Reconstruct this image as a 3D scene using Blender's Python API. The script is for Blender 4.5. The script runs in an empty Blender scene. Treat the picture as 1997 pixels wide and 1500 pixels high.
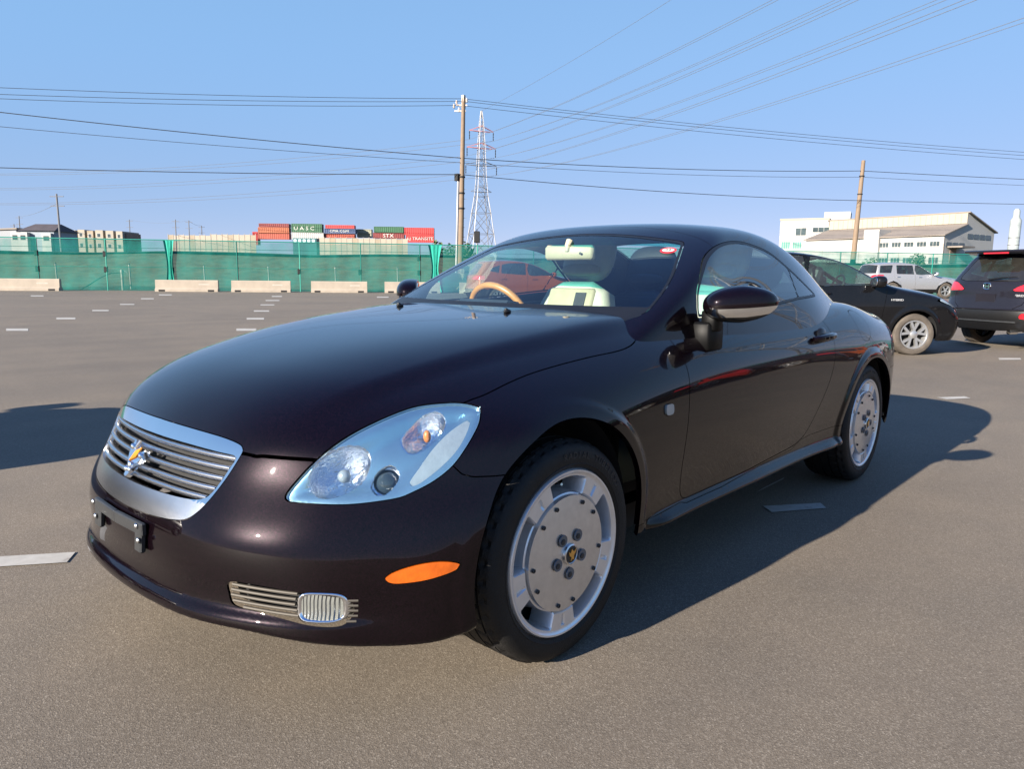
import bpy, bmesh, math, random
import numpy as np
from mathutils import Vector, Matrix
random.seed(7); RNG=np.random.default_rng(7)
R_=math.radians
sc=bpy.context.scene
COL=sc.collection
# ------------------------------------------------------------------ camera, sky, sun, exposure
CAM=(1.5753,2.1093,1.1018); YAW,PIT,ROL=3.8803,.1488,.0108; FPX=1428.5
def cam_axes():
    d=np.array([math.cos(YAW)*math.cos(PIT),math.sin(YAW)*math.cos(PIT),-math.sin(PIT)])
    r=np.array([math.sin(YAW),-math.cos(YAW),0.]); u=np.cross(r,d)
    c,s=math.cos(ROL),math.sin(ROL)
    return c*r+s*u,-s*r+c*u,d
cr,cu,cd=cam_axes()
cam=bpy.data.cameras.new('camera'); camo=bpy.data.objects.new('camera',cam); COL.objects.link(camo)
M=Matrix(((cr[0],cu[0],-cd[0]),(cr[1],cu[1],-cd[1]),(cr[2],cu[2],-cd[2]))).to_4x4(); M.translation=CAM
camo.matrix_world=M
cam.sensor_width=36; cam.lens=36*FPX/1997; cam.clip_start=.05; cam.clip_end=6000
sc.camera=camo
SUN_EL=R_(19.8); SUN_DIR=np.array([math.cos(SUN_EL)*.9952,-math.cos(SUN_EL)*.098,math.sin(SUN_EL)])
wd=bpy.data.worlds.new('World'); sc.world=wd; wd.use_nodes=True
nt=wd.node_tree; nt.nodes.clear()
sky=nt.nodes.new('ShaderNodeTexSky'); sky.sky_type='NISHITA'; sky.sun_disc=False
sky.sun_elevation=SUN_EL; sky.sun_rotation=math.atan2(SUN_DIR[0],SUN_DIR[1])
sky.altitude=6000; sky.air_density=1.0; sky.dust_density=.3; sky.ozone_density=4.0
bg=nt.nodes.new('ShaderNodeBackground'); bg.inputs['Strength'].default_value=.075
ow=nt.nodes.new('ShaderNodeOutputWorld')
tone=nt.nodes.new('ShaderNodeMix'); tone.data_type='RGBA'; tone.blend_type='MULTIPLY'; tone.inputs[0].default_value=1; tone.inputs[7].default_value=(.50,.23,.16,1)
pale=nt.nodes.new('ShaderNodeMix'); pale.data_type='RGBA'; pale.blend_type='ADD'; pale.inputs[0].default_value=1; pale.inputs[7].default_value=(.95,2.0,3.45,1)   # even pale haze over the whole dome
stc=nt.nodes.new('ShaderNodeTexCoord'); sxyz=nt.nodes.new('ShaderNodeSeparateXYZ'); smr=nt.nodes.new('ShaderNodeMapRange'); smr.interpolation_type='SMOOTHSTEP'   # a clear sky deepens towards the zenith
smr.inputs['From Min'].default_value=.26; smr.inputs['From Max'].default_value=.95
dome=nt.nodes.new('ShaderNodeMix'); dome.data_type='RGBA'; dome.inputs[7].default_value=(.22,.72,2.25,1)
low_=nt.nodes.new('ShaderNodeMix'); low_.data_type='RGBA'; low_.inputs[6].default_value=(1.0,1.72,2.72,1); low_.inputs[7].default_value=(.95,2.0,3.45,1)
lmr=nt.nodes.new('ShaderNodeMapRange'); lmr.interpolation_type='SMOOTHSTEP'; lmr.inputs['From Min'].default_value=-.02; lmr.inputs['From Max'].default_value=.27
nt.links.new(sxyz.outputs[2],lmr.inputs['Value']); nt.links.new(lmr.outputs[0],low_.inputs[0]); nt.links.new(low_.outputs[2],dome.inputs[6])
nt.links.new(stc.outputs['Generated'],sxyz.inputs[0]); nt.links.new(sxyz.outputs[2],smr.inputs['Value']); nt.links.new(smr.outputs[0],dome.inputs[0]); nt.links.new(dome.outputs[2],pale.inputs[7])
nt.links.new(sky.outputs[0],tone.inputs[6]); nt.links.new(tone.outputs[2],pale.inputs[6]); nt.links.new(pale.outputs[2],bg.inputs[0])
nt.links.new(bg.outputs[0],ow.inputs[0])
sl=bpy.data.lights.new('sun','SUN'); sl.energy=5.0; sl.angle=R_(.53); sl.color=(1,.91,.79)
so=bpy.data.objects.new('sun',sl); COL.objects.link(so)
so.rotation_euler=Vector(SUN_DIR).to_track_quat('Z','Y').to_euler(); so.location=(0,0,30)
sc.view_settings.view_transform='Standard'; sc.view_settings.look='None'
sc.view_settings.exposure=1.57; sc.view_settings.gamma=1
sc.view_settings.use_curve_mapping=False
sc.render.engine='CYCLES'; sc.cycles.max_bounces=10; sc.cycles.transparent_max_bounces=24
sc.cycles.caustics_reflective=False; sc.cycles.caustics_refractive=False
# ------------------------------------------------------------------ materials
MATS={}
def new_mat(n):
    m=bpy.data.materials.new(n); m.use_nodes=True; m.node_tree.nodes.clear(); MATS[n]=m
    return m,m.node_tree
def out_(nt,sh):
    o=nt.nodes.new('ShaderNodeOutputMaterial'); nt.links.new(sh,o.inputs['Surface']); return o
def noise(nt,scale,detail=4,rough=.6,coord='Object'):
    tc=nt.nodes.new('ShaderNodeTexCoord'); n=nt.nodes.new('ShaderNodeTexNoise')
    n.inputs['Scale'].default_value=scale; n.inputs['Detail'].default_value=detail; n.inputs['Roughness'].default_value=rough
    nt.links.new(tc.outputs[coord],n.inputs['Vector']); return n
def ramp(nt,fac,stops):
    r=nt.nodes.new('ShaderNodeValToRGB'); e=r.color_ramp.elements
    while len(e)>1: e.remove(e[-1])
    e[0].position=stops[0][0]; e[0].color=(*stops[0][1],1)
    for p,c in stops[1:]:
        k=e.new(p); k.color=(*c,1)
    nt.links.new(fac,r.inputs[0]); return r
def mixc(nt,a,b,f,mode='MIX'):
    m=nt.nodes.new('ShaderNodeMix'); m.data_type='RGBA'; m.blend_type=mode
    for s,v in ((m.inputs[0],f),(m.inputs[6],a),(m.inputs[7],b)):
        if hasattr(v,'is_linked'): nt.links.new(v,s)
        else: s.default_value=v if isinstance(v,(int,float)) else (*v,1)
    return m.outputs[2]
def pbr(n,col,rough=.5,metal=0,var=.12,scale=6,bump=0,bscale=80,coat=0,coatr=.03,spec=.5,rvar=.0,emit=None):
    m,nt=new_mat(n); b=nt.nodes.new('ShaderNodeBsdfPrincipled')
    nz=noise(nt,scale)
    c2=tuple(min(1,c*(1+var)) for c in col); c1=tuple(c*(1-var) for c in col)
    rp=ramp(nt,nz.outputs[0],[(.3,c1),(.7,c2)])
    nt.links.new(rp.outputs[0],b.inputs['Base Color'])
    b.inputs['Roughness'].default_value=rough; b.inputs['Metallic'].default_value=metal
    b.inputs['Coat Weight'].default_value=coat; b.inputs['Coat Roughness'].default_value=coatr
    b.inputs['Specular IOR Level'].default_value=spec
    if rvar:
        mr=nt.nodes.new('ShaderNodeMapRange'); mr.inputs['To Min'].default_value=max(0,rough-rvar); mr.inputs['To Max'].default_value=rough+rvar
        nt.links.new(nz.outputs[0],mr.inputs['Value']); nt.links.new(mr.outputs[0],b.inputs['Roughness'])
    if bump:
        n2=noise(nt,bscale,3); bp=nt.nodes.new('ShaderNodeBump'); bp.inputs['Strength'].default_value=bump; bp.inputs['Distance'].default_value=.01
        nt.links.new(n2.outputs[0],bp.inputs['Height']); nt.links.new(bp.outputs[0],b.inputs['Normal'])
    if emit:
        b.inputs['Emission Color'].default_value=(*emit[:3],1); b.inputs['Emission Strength'].default_value=emit[3]
    out_(nt,b.outputs[0]); return m
def glass(n,tint,ior=1.5,rough=0.0,extra=0.0,dust=0):
    """thin sheet glass: tinted see-through plus mirror reflection by the Fresnel law"""
    m,nt=new_mat(n)
    t=nt.nodes.new('ShaderNodeBsdfTransparent'); t.inputs[0].default_value=(*tint,1)
    g=nt.nodes.new('ShaderNodeBsdfGlossy'); g.inputs['Roughness'].default_value=rough; g.inputs[0].default_value=(1,1,1,1)
    fr=nt.nodes.new('ShaderNodeFresnel'); ge=nt.nodes.new('ShaderNodeNewGeometry'); bi=nt.nodes.new('ShaderNodeMapRange')
    bi.inputs['To Min'].default_value=ior; bi.inputs['To Max'].default_value=1/ior; nt.links.new(ge.outputs['Backfacing'],bi.inputs['Value']); nt.links.new(bi.outputs[0],fr.inputs[0])
    mr=nt.nodes.new('ShaderNodeMapRange'); mr.inputs['To Min'].default_value=extra; mr.inputs['From Max'].default_value=1
    nt.links.new(fr.outputs[0],mr.inputs['Value'])
    x=nt.nodes.new('ShaderNodeMixShader'); nt.links.new(mr.outputs[0],x.inputs[0]); nt.links.new(t.outputs[0],x.inputs[1]); nt.links.new(g.outputs[0],x.inputs[2])
    o=x.outputs[0]
    if dust:
        d=nt.nodes.new('ShaderNodeBsdfDiffuse'); d.inputs[0].default_value=(.55,.52,.46,1)
        nz=noise(nt,3); mm=nt.nodes.new('ShaderNodeMath'); mm.operation='MULTIPLY'; mm.inputs[1].default_value=dust
        nt.links.new(nz.outputs[0],mm.inputs[0]); x2=nt.nodes.new('ShaderNodeMixShader')
        nt.links.new(mm.outputs[0],x2.inputs[0]); nt.links.new(o,x2.inputs[1]); nt.links.new(d.outputs[0],x2.inputs[2]); o=x2.outputs[0]
    out_(nt,o); return m
def paint_mat(n,col,flake,metal=.6,rough=.36,dust=.03):
    """metallic car paint: coloured flake base under a clear coat, a film of dust"""
    m,nt=new_mat(n); b=nt.nodes.new('ShaderNodeBsdfPrincipled')
    tc=nt.nodes.new('ShaderNodeTexCoord'); vo=nt.nodes.new('ShaderNodeTexVoronoi'); vo.inputs['Scale'].default_value=900
    nt.links.new(tc.outputs['Object'],vo.inputs['Vector'])
    rp=ramp(nt,vo.outputs['Color'],[(.35,col),(1,flake)])
    nz=noise(nt,2.3,6); nz2=noise(nt,60,3)
    mu=nt.nodes.new('ShaderNodeMath'); mu.operation='MULTIPLY'; nt.links.new(nz.outputs[0],mu.inputs[0]); nt.links.new(nz2.outputs[0],mu.inputs[1])
    m2=nt.nodes.new('ShaderNodeMath'); m2.operation='MULTIPLY'; m2.inputs[1].default_value=dust; nt.links.new(mu.outputs[0],m2.inputs[0])
    nt.links.new(mixc(nt,rp.outputs[0],(.4,.36,.3),m2.outputs[0]),b.inputs['Base Color'])
    b.inputs['Metallic'].default_value=metal; b.inputs['Roughness'].default_value=rough; b.inputs['Specular IOR Level'].default_value=.02
    b.inputs['Coat Weight'].default_value=1; b.inputs['Coat Roughness'].default_value=.012; b.inputs['Coat IOR'].default_value=1.38
    out_(nt,b.outputs[0]); return m
paint=paint_mat('aubergine_paint',(.0006,.0003,.0005),(.0095,.0035,.0068),.22,.27,.0003)
black_paint=paint_mat('black_paint',(.002,.0022,.003),(.008,.009,.013),.2)
violet_paint=paint_mat('violet_paint',(.006,.006,.010),(.028,.028,.042),.35)
silver_paint=paint_mat('silver_paint',(.30,.30,.315),(.46,.46,.48),.5,.42)
orange_paint=paint_mat('orange_paint',(.26,.045,.008),(.36,.09,.015),.3)
red_paint=paint_mat('red_paint',(.30,.012,.010),(.36,.02,.02),.3)
chrome=pbr('chrome',(.86,.87,.88),.055,1,.03)
satin=pbr('satin_silver',(.62,.63,.65),.24,1,.05,30)
rim2=pbr('alloy_grey',(.46,.46,.46),.38,.75,.06,30)
rim_m=pbr('wheel_silver',(.74,.75,.77),.36,.75,.05,30,coat=.5,coatr=.1)
disc_m=pbr('wheel_disc_silver',(.66,.655,.65),.34,.85,.06,40,coat=.4,coatr=.1)
gun=pbr('dark_grey_metal',(.035,.037,.04),.45,.4,.15,20,.1,200)
rubber=pbr('tyre_rubber',(.0085,.008,.0078),.6,0,.3,14,.25,220,spec=.3)
rubber2=pbr('dusty_tyre',(.075,.062,.05),.8,0,.3,10,.25,200)
trim=pbr('black_trim',(.006,.006,.0065),.42,0,.2,20,.05,300)
gloss_black=pbr('black_gloss',(.006,.006,.007),.1,0,.1)
dark=pbr('underside_black',(.008,.008,.009),.8,0,.3,10)
foot_black=pbr('mirror_black',(.0022,.0022,.0024),.5,0,.1,spec=.15)
cream=pbr('cream_leather',(.40,.35,.24),.5,0,.08,14,.15,160)
greyl=pbr('grey_leather',(.46,.44,.37),.5,0,.1,14,.15,160)
dleather=pbr('dark_leather',(.02,.026,.032),.5,0,.15,14,.15,160)
tan=pbr('tan_leather',(.48,.20,.05),.35,0,.15,30,.05,200,coat=.4)
amber=pbr('amber_lens',(.46,.085,.004),.12,0,.16,45,.08,120,coat=1)
amber2=pbr('amber_bulb',(.45,.16,.04),.3,0,.1,30)
clearlens=pbr('white_lens',(.30,.36,.39),.22,.3,.08,30,.10,120,coat=1)
redlens=pbr('red_lens',(.45,.012,.02),.12,0,.15,60,.2,200,coat=1)
bezel_m=pbr('lamp_bezel_silver',(.30,.50,.60),.22,.85,.06,10,coat=1)
bowl_m=pbr('lamp_reflector',(.9,.92,.93),.09,1,.05,60,.55,75)
lensg=glass('lamp_lens',(.93,.97,1),1.5,.01,.02)
ws_glass=glass('windscreen_glass',(.84,.96,.93),1.52,0,.015,.004)
side_glass=glass('side_glass',(.70,.88,.86),2.0,0,.06,.006)
tint_glass=glass('tinted_car_glass',(.22,.27,.28),1.55,.0,.03,.05)
green_glass=glass('green_car_glass',(.55,.72,.66),1.55,.0,.03,.06)
chrome_d=pbr('dark_chrome',(.060,.053,.044),.62,.4,.05)
def fog_lens_mat():
    m,nt=new_mat('fog_lens'); b=nt.nodes.new('ShaderNodeBsdfPrincipled'); b.inputs['Base Color'].default_value=(.38,.40,.38,1); b.inputs['Metallic'].default_value=.75; b.inputs['Roughness'].default_value=.22; b.inputs['Coat Weight'].default_value=1
    tc=nt.nodes.new('ShaderNodeTexCoord'); w=nt.nodes.new('ShaderNodeTexWave'); w.bands_direction='Y'; w.inputs['Scale'].default_value=42; w.inputs['Distortion'].default_value=.6
    nt.links.new(tc.outputs['Object'],w.inputs['Vector']); bp=nt.nodes.new('ShaderNodeBump'); bp.inputs['Strength'].default_value=.8; bp.inputs['Distance'].default_value=.006
    nt.links.new(w.outputs[0],bp.inputs['Height']); nt.links.new(bp.outputs[0],b.inputs['Normal']); out_(nt,b.outputs[0]); return m
fogl=fog_lens_mat()
gold=pbr('gold_emblem',(.75,.48,.16),.3,1,.1,90)
orange_emb=pbr('orange_emblem',(.80,.30,.02),.3,.3,.15,120)
shade_glass=glass('windscreen_shade_glass',(.14,.62,.60),1.55,0,.02,.006)
stick_r=pbr('sticker_red',(.45,.02,.03),.5); stick_w=pbr('sticker_white',(.75,.72,.68),.5); ink=pbr('ink_black',(.02,.02,.02),.6)
white_txt=pbr('badge_silver',(.75,.75,.76),.3,.6,.05)
# ------------------------------------------------------------------ objects and mesh helpers
def tag(o,label=None,cat=None,group=None,kind=None):
    for k,v in (('label',label),('category',cat),('group',group),('kind',kind)):
        if v: o[k]=v
    return o
def thing(name,label,cat,loc=(0,0,0),rz=0,group=None):
    o=bpy.data.objects.new(name,None); COL.objects.link(o); o.location=loc; o.rotation_euler=(0,0,rz)
    o.empty_display_size=.1
    return tag(o,label,cat,group)
def link(name,me,mat=None,parent=None):
    o=bpy.data.objects.new(name,me); COL.objects.link(o)
    if mat is not None and not me.materials:
        for m in (mat if isinstance(mat,(list,tuple)) else [mat]): me.materials.append(m)
    if parent is not None: o.parent=parent
    return o
def mesh(name,V,F,mat,parent=None,smooth=False,N=None,angle=None):
    me=bpy.data.meshes.new(name)
    V=np.asarray(V,float)
    me.from_pydata(V.tolist(),[],F.tolist() if isinstance(F,np.ndarray) else F)
    if smooth or N is not None: me.polygons.foreach_set('use_smooth',[True]*len(me.polygons))
    me.update()
    if N is not None: me.normals_split_custom_set_from_vertices(np.asarray(N,float).tolist())
    elif angle: me.set_sharp_from_angle(angle=R_(angle))
    return link(name,me,mat,parent)
class MB:
    """collects simple solids into one mesh"""
    def __init__(s): s.V=[]; s.F=[]
    def add(s,V,F):
        k=len(s.V); s.V+= [tuple(map(float,v)) for v in V]; s.F+=[tuple(int(i)+k for i in f) for f in F]; return s
    def box(s,c,h,R=None,bev=0):
        """box with centre c, half sizes h, optional 3x3 axes R, bevelled edges"""
        c=np.array(c,float); h=np.array(h,float)
        if bev:
            b=min(bev,min(h)*.9); P=[]; F=[]
            idx={}
            for sx in (-1,1):
                for sy in (-1,1):
                    for sz in (-1,1):
                        for ax in range(3):
                            q=np.array([sx,sy,sz])*h; 
                            for j in range(3):
                                if j!=ax: q[j]-=b*(sx,sy,sz)[j]
                            idx[(sx,sy,sz,ax)]=len(P); P.append(q)
            g=lambda *k: idx[k]
            for ax in range(3):
                j,k=[(1,2),(2,0),(0,1)][ax]
                for sg in (-1,1):
                    qs=[]
                    for a,bb in ((-1,-1),(1,-1),(1,1),(-1,1)):
                        t=[0,0,0]; t[ax]=sg; t[j]=a; t[k]=bb; qs.append(idx[(*t,ax)])
                    F.append(qs if sg>0 else qs[::-1])
            for ax in range(3):   # edges along ax
                j,k=[(1,2),(2,0),(0,1)][ax]
                for a in (-1,1):
                    for bb in (-1,1):
                        t0=[0,0,0]; t0[j]=a; t0[k]=bb; t1=list(t0); t0[ax]=-1; t1[ax]=1
                        q=[idx[(*t0,j)],idx[(*t1,j)],idx[(*t1,k)],idx[(*t0,k)]]
                        F.append(q if a*bb<0 else q[::-1])
            for sx in (-1,1):
                for sy in (-1,1):
                    for sz in (-1,1):
                        q=[idx[(sx,sy,sz,0)],idx[(sx,sy,sz,1)],idx[(sx,sy,sz,2)]]
                        F.append(q if sx*sy*sz>0 else q[::-1])
            P=np.array(P)
        else:
            P=np.array([[x,y,z] for x in (-1,1) for y in (-1,1) for z in (-1,1)])*h
            F=[(0,1,3,2),(4,6,7,5),(0,4,5,1),(2,3,7,6),(0,2,6,4),(1,5,7,3)]
        if R is not None: P=P@np.array(R,float)
        return s.add(P+c,F)
    def bar(s,a,b,w,h,up=(0,0,1),bev=0):
        a=np.array(a,float); b=np.array(b,float); d=b-a; L=np.linalg.norm(d); d/=L
        u=np.array(up,float); u-=d*(u@d)
        if np.linalg.norm(u)<1e-6: u=np.array([1.,0,0]); u-=d*(u@d)
        u/=np.linalg.norm(u); v=np.cross(u,d)
        return s.box((a+b)/2,(L/2,w/2,h/2),np.array([d,v,u]),bev)
    def tube(s,pts,r,n=8,cap=True):
        pts=np.array(pts,float); m=len(pts); rr=np.broadcast_to(np.asarray(r,float),(m,))
        T=np.gradient(pts,axis=0); T/=np.maximum(np.linalg.norm(T,axis=1),1e-9)[:,None]
        u=np.array([0,0,1.]) if abs(T[0][2])<.9 else np.array([1.,0,0])
        V=[]
        for i in range(m):
            u=u-T[i]*(u@T[i]); u/=np.linalg.norm(u); w=np.cross(T[i],u)
            for k in range(n):
                a=2*math.pi*k/n; V.append(pts[i]+rr[i]*(math.cos(a)*u+math.sin(a)*w))
        F=[(i*n+k,i*n+(k+1)%n,(i+1)*n+(k+1)%n,(i+1)*n+k) for i in range(m-1) for k in range(n)]
        if cap: F+= [tuple(range(n))[::-1],tuple((m-1)*n+k for k in range(n))]
        return s.add(V,F)
    def lathe(s,prof,n=32,axis='y',o=(0,0,0),a0=0,a1=2*math.pi):
        """profile of (radius, along-axis) pairs"""
        full=abs(a1-a0-2*math.pi)<1e-6; k=n if full else n+1; V=[]
        for r,t in prof:
            for i in range(k):
                a=a0+(a1-a0)*i/n; c,q=r*math.cos(a),r*math.sin(a)
                V.append({'y':(o[0]+c,o[1]+t,o[2]+q),'z':(o[0]+c,o[1]+q,o[2]+t),'x':(o[0]+t,o[1]+c,o[2]+q)}[axis])
        F=[]
        for j in range(len(prof)-1):
            for i in range(n):
                b=(i+1)%k; F.append((j*k+i,j*k+b,(j+1)*k+b,(j+1)*k+i))
        return s.add(V,F)
    def prism(s,poly,z0,z1,f=None):
        """extrude a polygon of (a,b); f maps (a,b,t) to xyz"""
        f=f or (lambda a,b,t:(a,b,t)); n=len(poly)
        V=[f(a,b,z0) for a,b in poly]+[f(a,b,z1) for a,b in poly]
        return s.add(V,[tuple(range(n))[::-1],tuple(range(n,2*n))]+[(i,(i+1)%n,n+(i+1)%n,n+i) for i in range(n)])
    def ell(s,c,h,n=16,m=10,R=None,p=1.0):
        """superellipsoid"""
        V=[];F=[]
        pw=lambda v:math.copysign(abs(v)**p,v)
        for i in range(m+1):
            t=-math.pi/2+math.pi*i/m
            for k in range(n):
                a=2*math.pi*k/n
                V.append((h[0]*pw(math.cos(t))*pw(math.cos(a)),h[1]*pw(math.cos(t))*pw(math.sin(a)),h[2]*pw(math.sin(t))))
        V=np.array(V)
        if R is not None: V=V@np.array(R,float)
        for i in range(m):
            for k in range(n): F.append((i*n+k,i*n+(k+1)%n,(i+1)*n+(k+1)%n,(i+1)*n+k))
        return s.add(V+np.array(c),F)
    def build(s,name,mat,parent=None,smooth=False,angle=35):
        return mesh(name,np.array(s.V),s.F,mat,parent,smooth,angle=angle if smooth else None)
def me_of(s,name,mat):
    o=s.build(name,mat); me=o.data; bpy.data.objects.remove(o); return me
def children(o): return [c for c in bpy.data.objects if c.parent==o]
def copy_tree(o,parent=None,kids=None):
    if kids is None:
        kids={}
        for c in bpy.data.objects:
            if c.parent: kids.setdefault(c.parent.name,[]).append(c)
    c=o.copy(); COL.objects.link(c)
    if parent is not None: c.parent=parent
    for ch in kids.get(o.name,[]): copy_tree(ch,c,kids)
    return c
def text_mesh(s,size,ext=.001,res=2,align='CENTER'):
    cu_=bpy.data.curves.new('text','FONT'); cu_.body=s; cu_.size=size; cu_.extrude=ext; cu_.align_x=align; cu_.align_y='CENTER'; cu_.resolution_u=res
    o=bpy.data.objects.new('text',cu_); COL.objects.link(o)
    dg=bpy.context.evaluated_depsgraph_get(); dg.update()
    me=bpy.data.meshes.new_from_object(o.evaluated_get(dg)); bpy.data.objects.remove(o); bpy.data.curves.remove(cu_)
    return me
def axes_matrix(o,x,y,z):
    m=Matrix((x,y,z)).transposed().to_4x4(); m.translation=o; return m
def put_text(name,s,size,o,x,up,mat,parent=None,ext=.002,sx=1.0):
    me=text_mesh(s,size,ext); ob=link(name,me,mat,parent)
    x=Vector(x).normalized(); z=x.cross(Vector(up)).normalized(); y=z.cross(x)
    ob.matrix_local=axes_matrix(Vector(o),x,y,z)@Matrix.Diagonal((sx,1,1,1)); return ob
# ------------------------------------------------------------------ implicit surfaces -> cut panels
def surface_nets(f,lo,hi,h,it=4):
    lo=np.array(lo,float); n=np.ceil((np.array(hi)-lo)/h).astype(int)+1
    ax=[lo[i]+h*np.arange(n[i]) for i in range(3)]
    G=f(ax[0][:,None,None],ax[1][None,:,None],ax[2][None,None,:])
    G=np.ascontiguousarray(np.broadcast_to(G,n)); S=G<0
    c=np.zeros(n-1,np.int8)
    for i in (0,1):
        for j in (0,1):
            for k in (0,1): c+=S[i:n[0]-1+i,j:n[1]-1+j,k:n[2]-1+k]
    I=np.argwhere((c>0)&(c<8)); idx=-np.ones(n-1,int); idx[tuple(I.T)]=np.arange(len(I))
    acc=np.zeros((len(I),3)); cnt=np.zeros(len(I))
    cor=np.array([[i,j,k] for i in (0,1) for j in (0,1) for k in (0,1)])
    val=np.stack([G[tuple((I+q).T)] for q in cor],1)
    for a in range(8):
        for b in range(a+1,8):
            if np.abs(cor[a]-cor[b]).sum()!=1: continue
            m=(val[:,a]<0)!=(val[:,b]<0); t=val[m,a]/(val[m,a]-val[m,b])
            acc[m]+=cor[a]+t[:,None]*(cor[b]-cor[a]); cnt[m]+=1
    V=lo+(I+acc/cnt[:,None])*h
    Q=[]
    for a in range(3):
        b,d=(a+1)%3,(a+2)%3
        s0=[slice(0,n[i]-(1 if i==a else 0)) for i in range(3)]; s1=list(s0); s1[a]=slice(1,n[a])
        A=S[tuple(s0)]; B=S[tuple(s1)]
        E=np.argwhere(A!=B); E=E[(E[:,b]>0)&(E[:,d]>0)&(E[:,b]<n[b]-1)&(E[:,d]<n[d]-1)]
        ins=A[tuple(E.T)]
        e=np.zeros(3,int); eb=e.copy(); eb[b]=1; ed=e.copy(); ed[d]=1
        q=np.stack([idx[tuple((E-eb-ed).T)],idx[tuple((E-ed).T)],idx[tuple(E.T)],idx[tuple((E-eb).T)]],1)
        q[~ins]=q[~ins][:,::-1]; Q.append(q)
    Q=np.concatenate(Q); Q=Q[(Q>=0).all(1)]
    V=project(f,V,it)
    N=grad(f,V); N/=np.maximum(np.linalg.norm(N,axis=1),1e-9)[:,None]
    T=np.concatenate([Q[:,[0,1,2]],Q[:,[0,2,3]]])
    return (V,N,T)
def compact(m):
    V,N,T=m
    if not len(T): return (V[:0],N[:0],T)
    u,inv=np.unique(T,return_inverse=True); return (V[u],N[u],inv.reshape(-1,3))
def clip(m,d):
    """keep the part of the mesh where d<0"""
    V,N,T=m
    if not len(T): return m
    d=np.where(np.abs(d)<1e-7,1e-7,d)
    s=d[T]<0; c=s.sum(1)
    keep=T[c==3]; out=[keep]; nV=[V]; nN=[N]; base=len(V); ed={}
    def cutpts(a,b):
        nonlocal base
        lo=np.minimum(a,b); hi=np.maximum(a,b); key=lo.astype(np.int64)*len(V)+hi
        return key
    t1=T[c==1]; s1=s[c==1]; t2=T[c==2]; s2=s[c==2]
    if len(t1):
        k=s1.argmax(1); r=np.arange(len(t1)); a,b,e=t1[r,k],t1[r,(k+1)%3],t1[r,(k+2)%3]
    else: a=b=e=np.zeros(0,int)
    if len(t2):
        k=(~s2).argmax(1); r=np.arange(len(t2)); p,q,w=t2[r,k],t2[r,(k+1)%3],t2[r,(k+2)%3]
    else: p=q=w=np.zeros(0,int)
    pairs=np.concatenate([np.stack(x,1) for x in ((a,b),(a,e),(p,q),(p,w))]) if len(a)+len(p) else np.zeros((0,2),int)
    lo=pairs.min(1) if len(pairs) else np.zeros(0,int); hi=pairs.max(1) if len(pairs) else lo
    key=lo.astype(np.int64)*len(V)+hi
    uk,inv=np.unique(key,return_inverse=True); ul=uk//len(V); uh=uk%len(V)
    if len(uk):
        t=(d[ul]/(d[ul]-d[uh]))[:,None]; P=V[ul]*(1-t)+V[uh]*t; Q=N[ul]*(1-t)+N[uh]*t
        Q/=np.maximum(np.linalg.norm(Q,axis=1),1e-9)[:,None]; nV.append(P); nN.append(Q)
    inv=inv+len(V); n1,n2=len(a),len(p)
    ab,ae,pq,pw=inv[:n1],inv[n1:2*n1],inv[2*n1:2*n1+n2],inv[2*n1+n2:]
    out+= [np.stack([a,ab,ae],1),np.stack([pq,q,w],1),np.stack([pq,w,pw],1)]
    return compact((np.concatenate(nV),np.concatenate(nN),np.concatenate(out)))
def spline_closed(P,n=6):
    P=np.array(P,float); m=len(P); out=[]
    for i in range(m):
        p0,p1,p2,p3=P[(i-1)%m],P[i],P[(i+1)%m],P[(i+2)%m]
        for k in range(n):
            t=k/n; out.append(.5*((2*p1)+(-p0+p2)*t+(2*p0-5*p1+4*p2-p3)*t*t+(-p0+3*p1-3*p2+p3)*t**3))
    return np.array(out)
def spline_open(P,n=6):
    P=np.array(P,float); Q=np.concatenate([[2*P[0]-P[1]],P,[2*P[-1]-P[-2]]]); out=[]
    for i in range(1,len(Q)-2):
        p0,p1,p2,p3=Q[i-1:i+3]
        for k in range(n):
            t=k/n; out.append(.5*((2*p1)+(-p0+p2)*t+(2*p0-5*p1+4*p2-p3)*t*t+(-p0+3*p1-3*p2+p3)*t**3))
    out.append(P[-1]); return np.array(out)
def poly_sd(u,v,P):
    """signed distance to a closed polygon, negative inside"""
    P=np.asarray(P,float); d=np.full(u.shape,1e9); ins=np.zeros(u.shape,bool)
    for (ax,ay),(bx,by) in zip(P,np.roll(P,-1,0)):
        ex,ey=bx-ax,by-ay; L=ex*ex+ey*ey
        if L<1e-14: continue
        t=np.clip(((u-ax)*ex+(v-ay)*ey)/L,0,1)
        d=np.minimum(d,(u-ax-t*ex)**2+(v-ay-t*ey)**2)
        c=((ay>v)!=(by>v)); 
        if ey!=0: ins^=c&(u<ex*(v-ay)/ey+ax)
    d=np.sqrt(d); return np.where(ins,-d,d)
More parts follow.
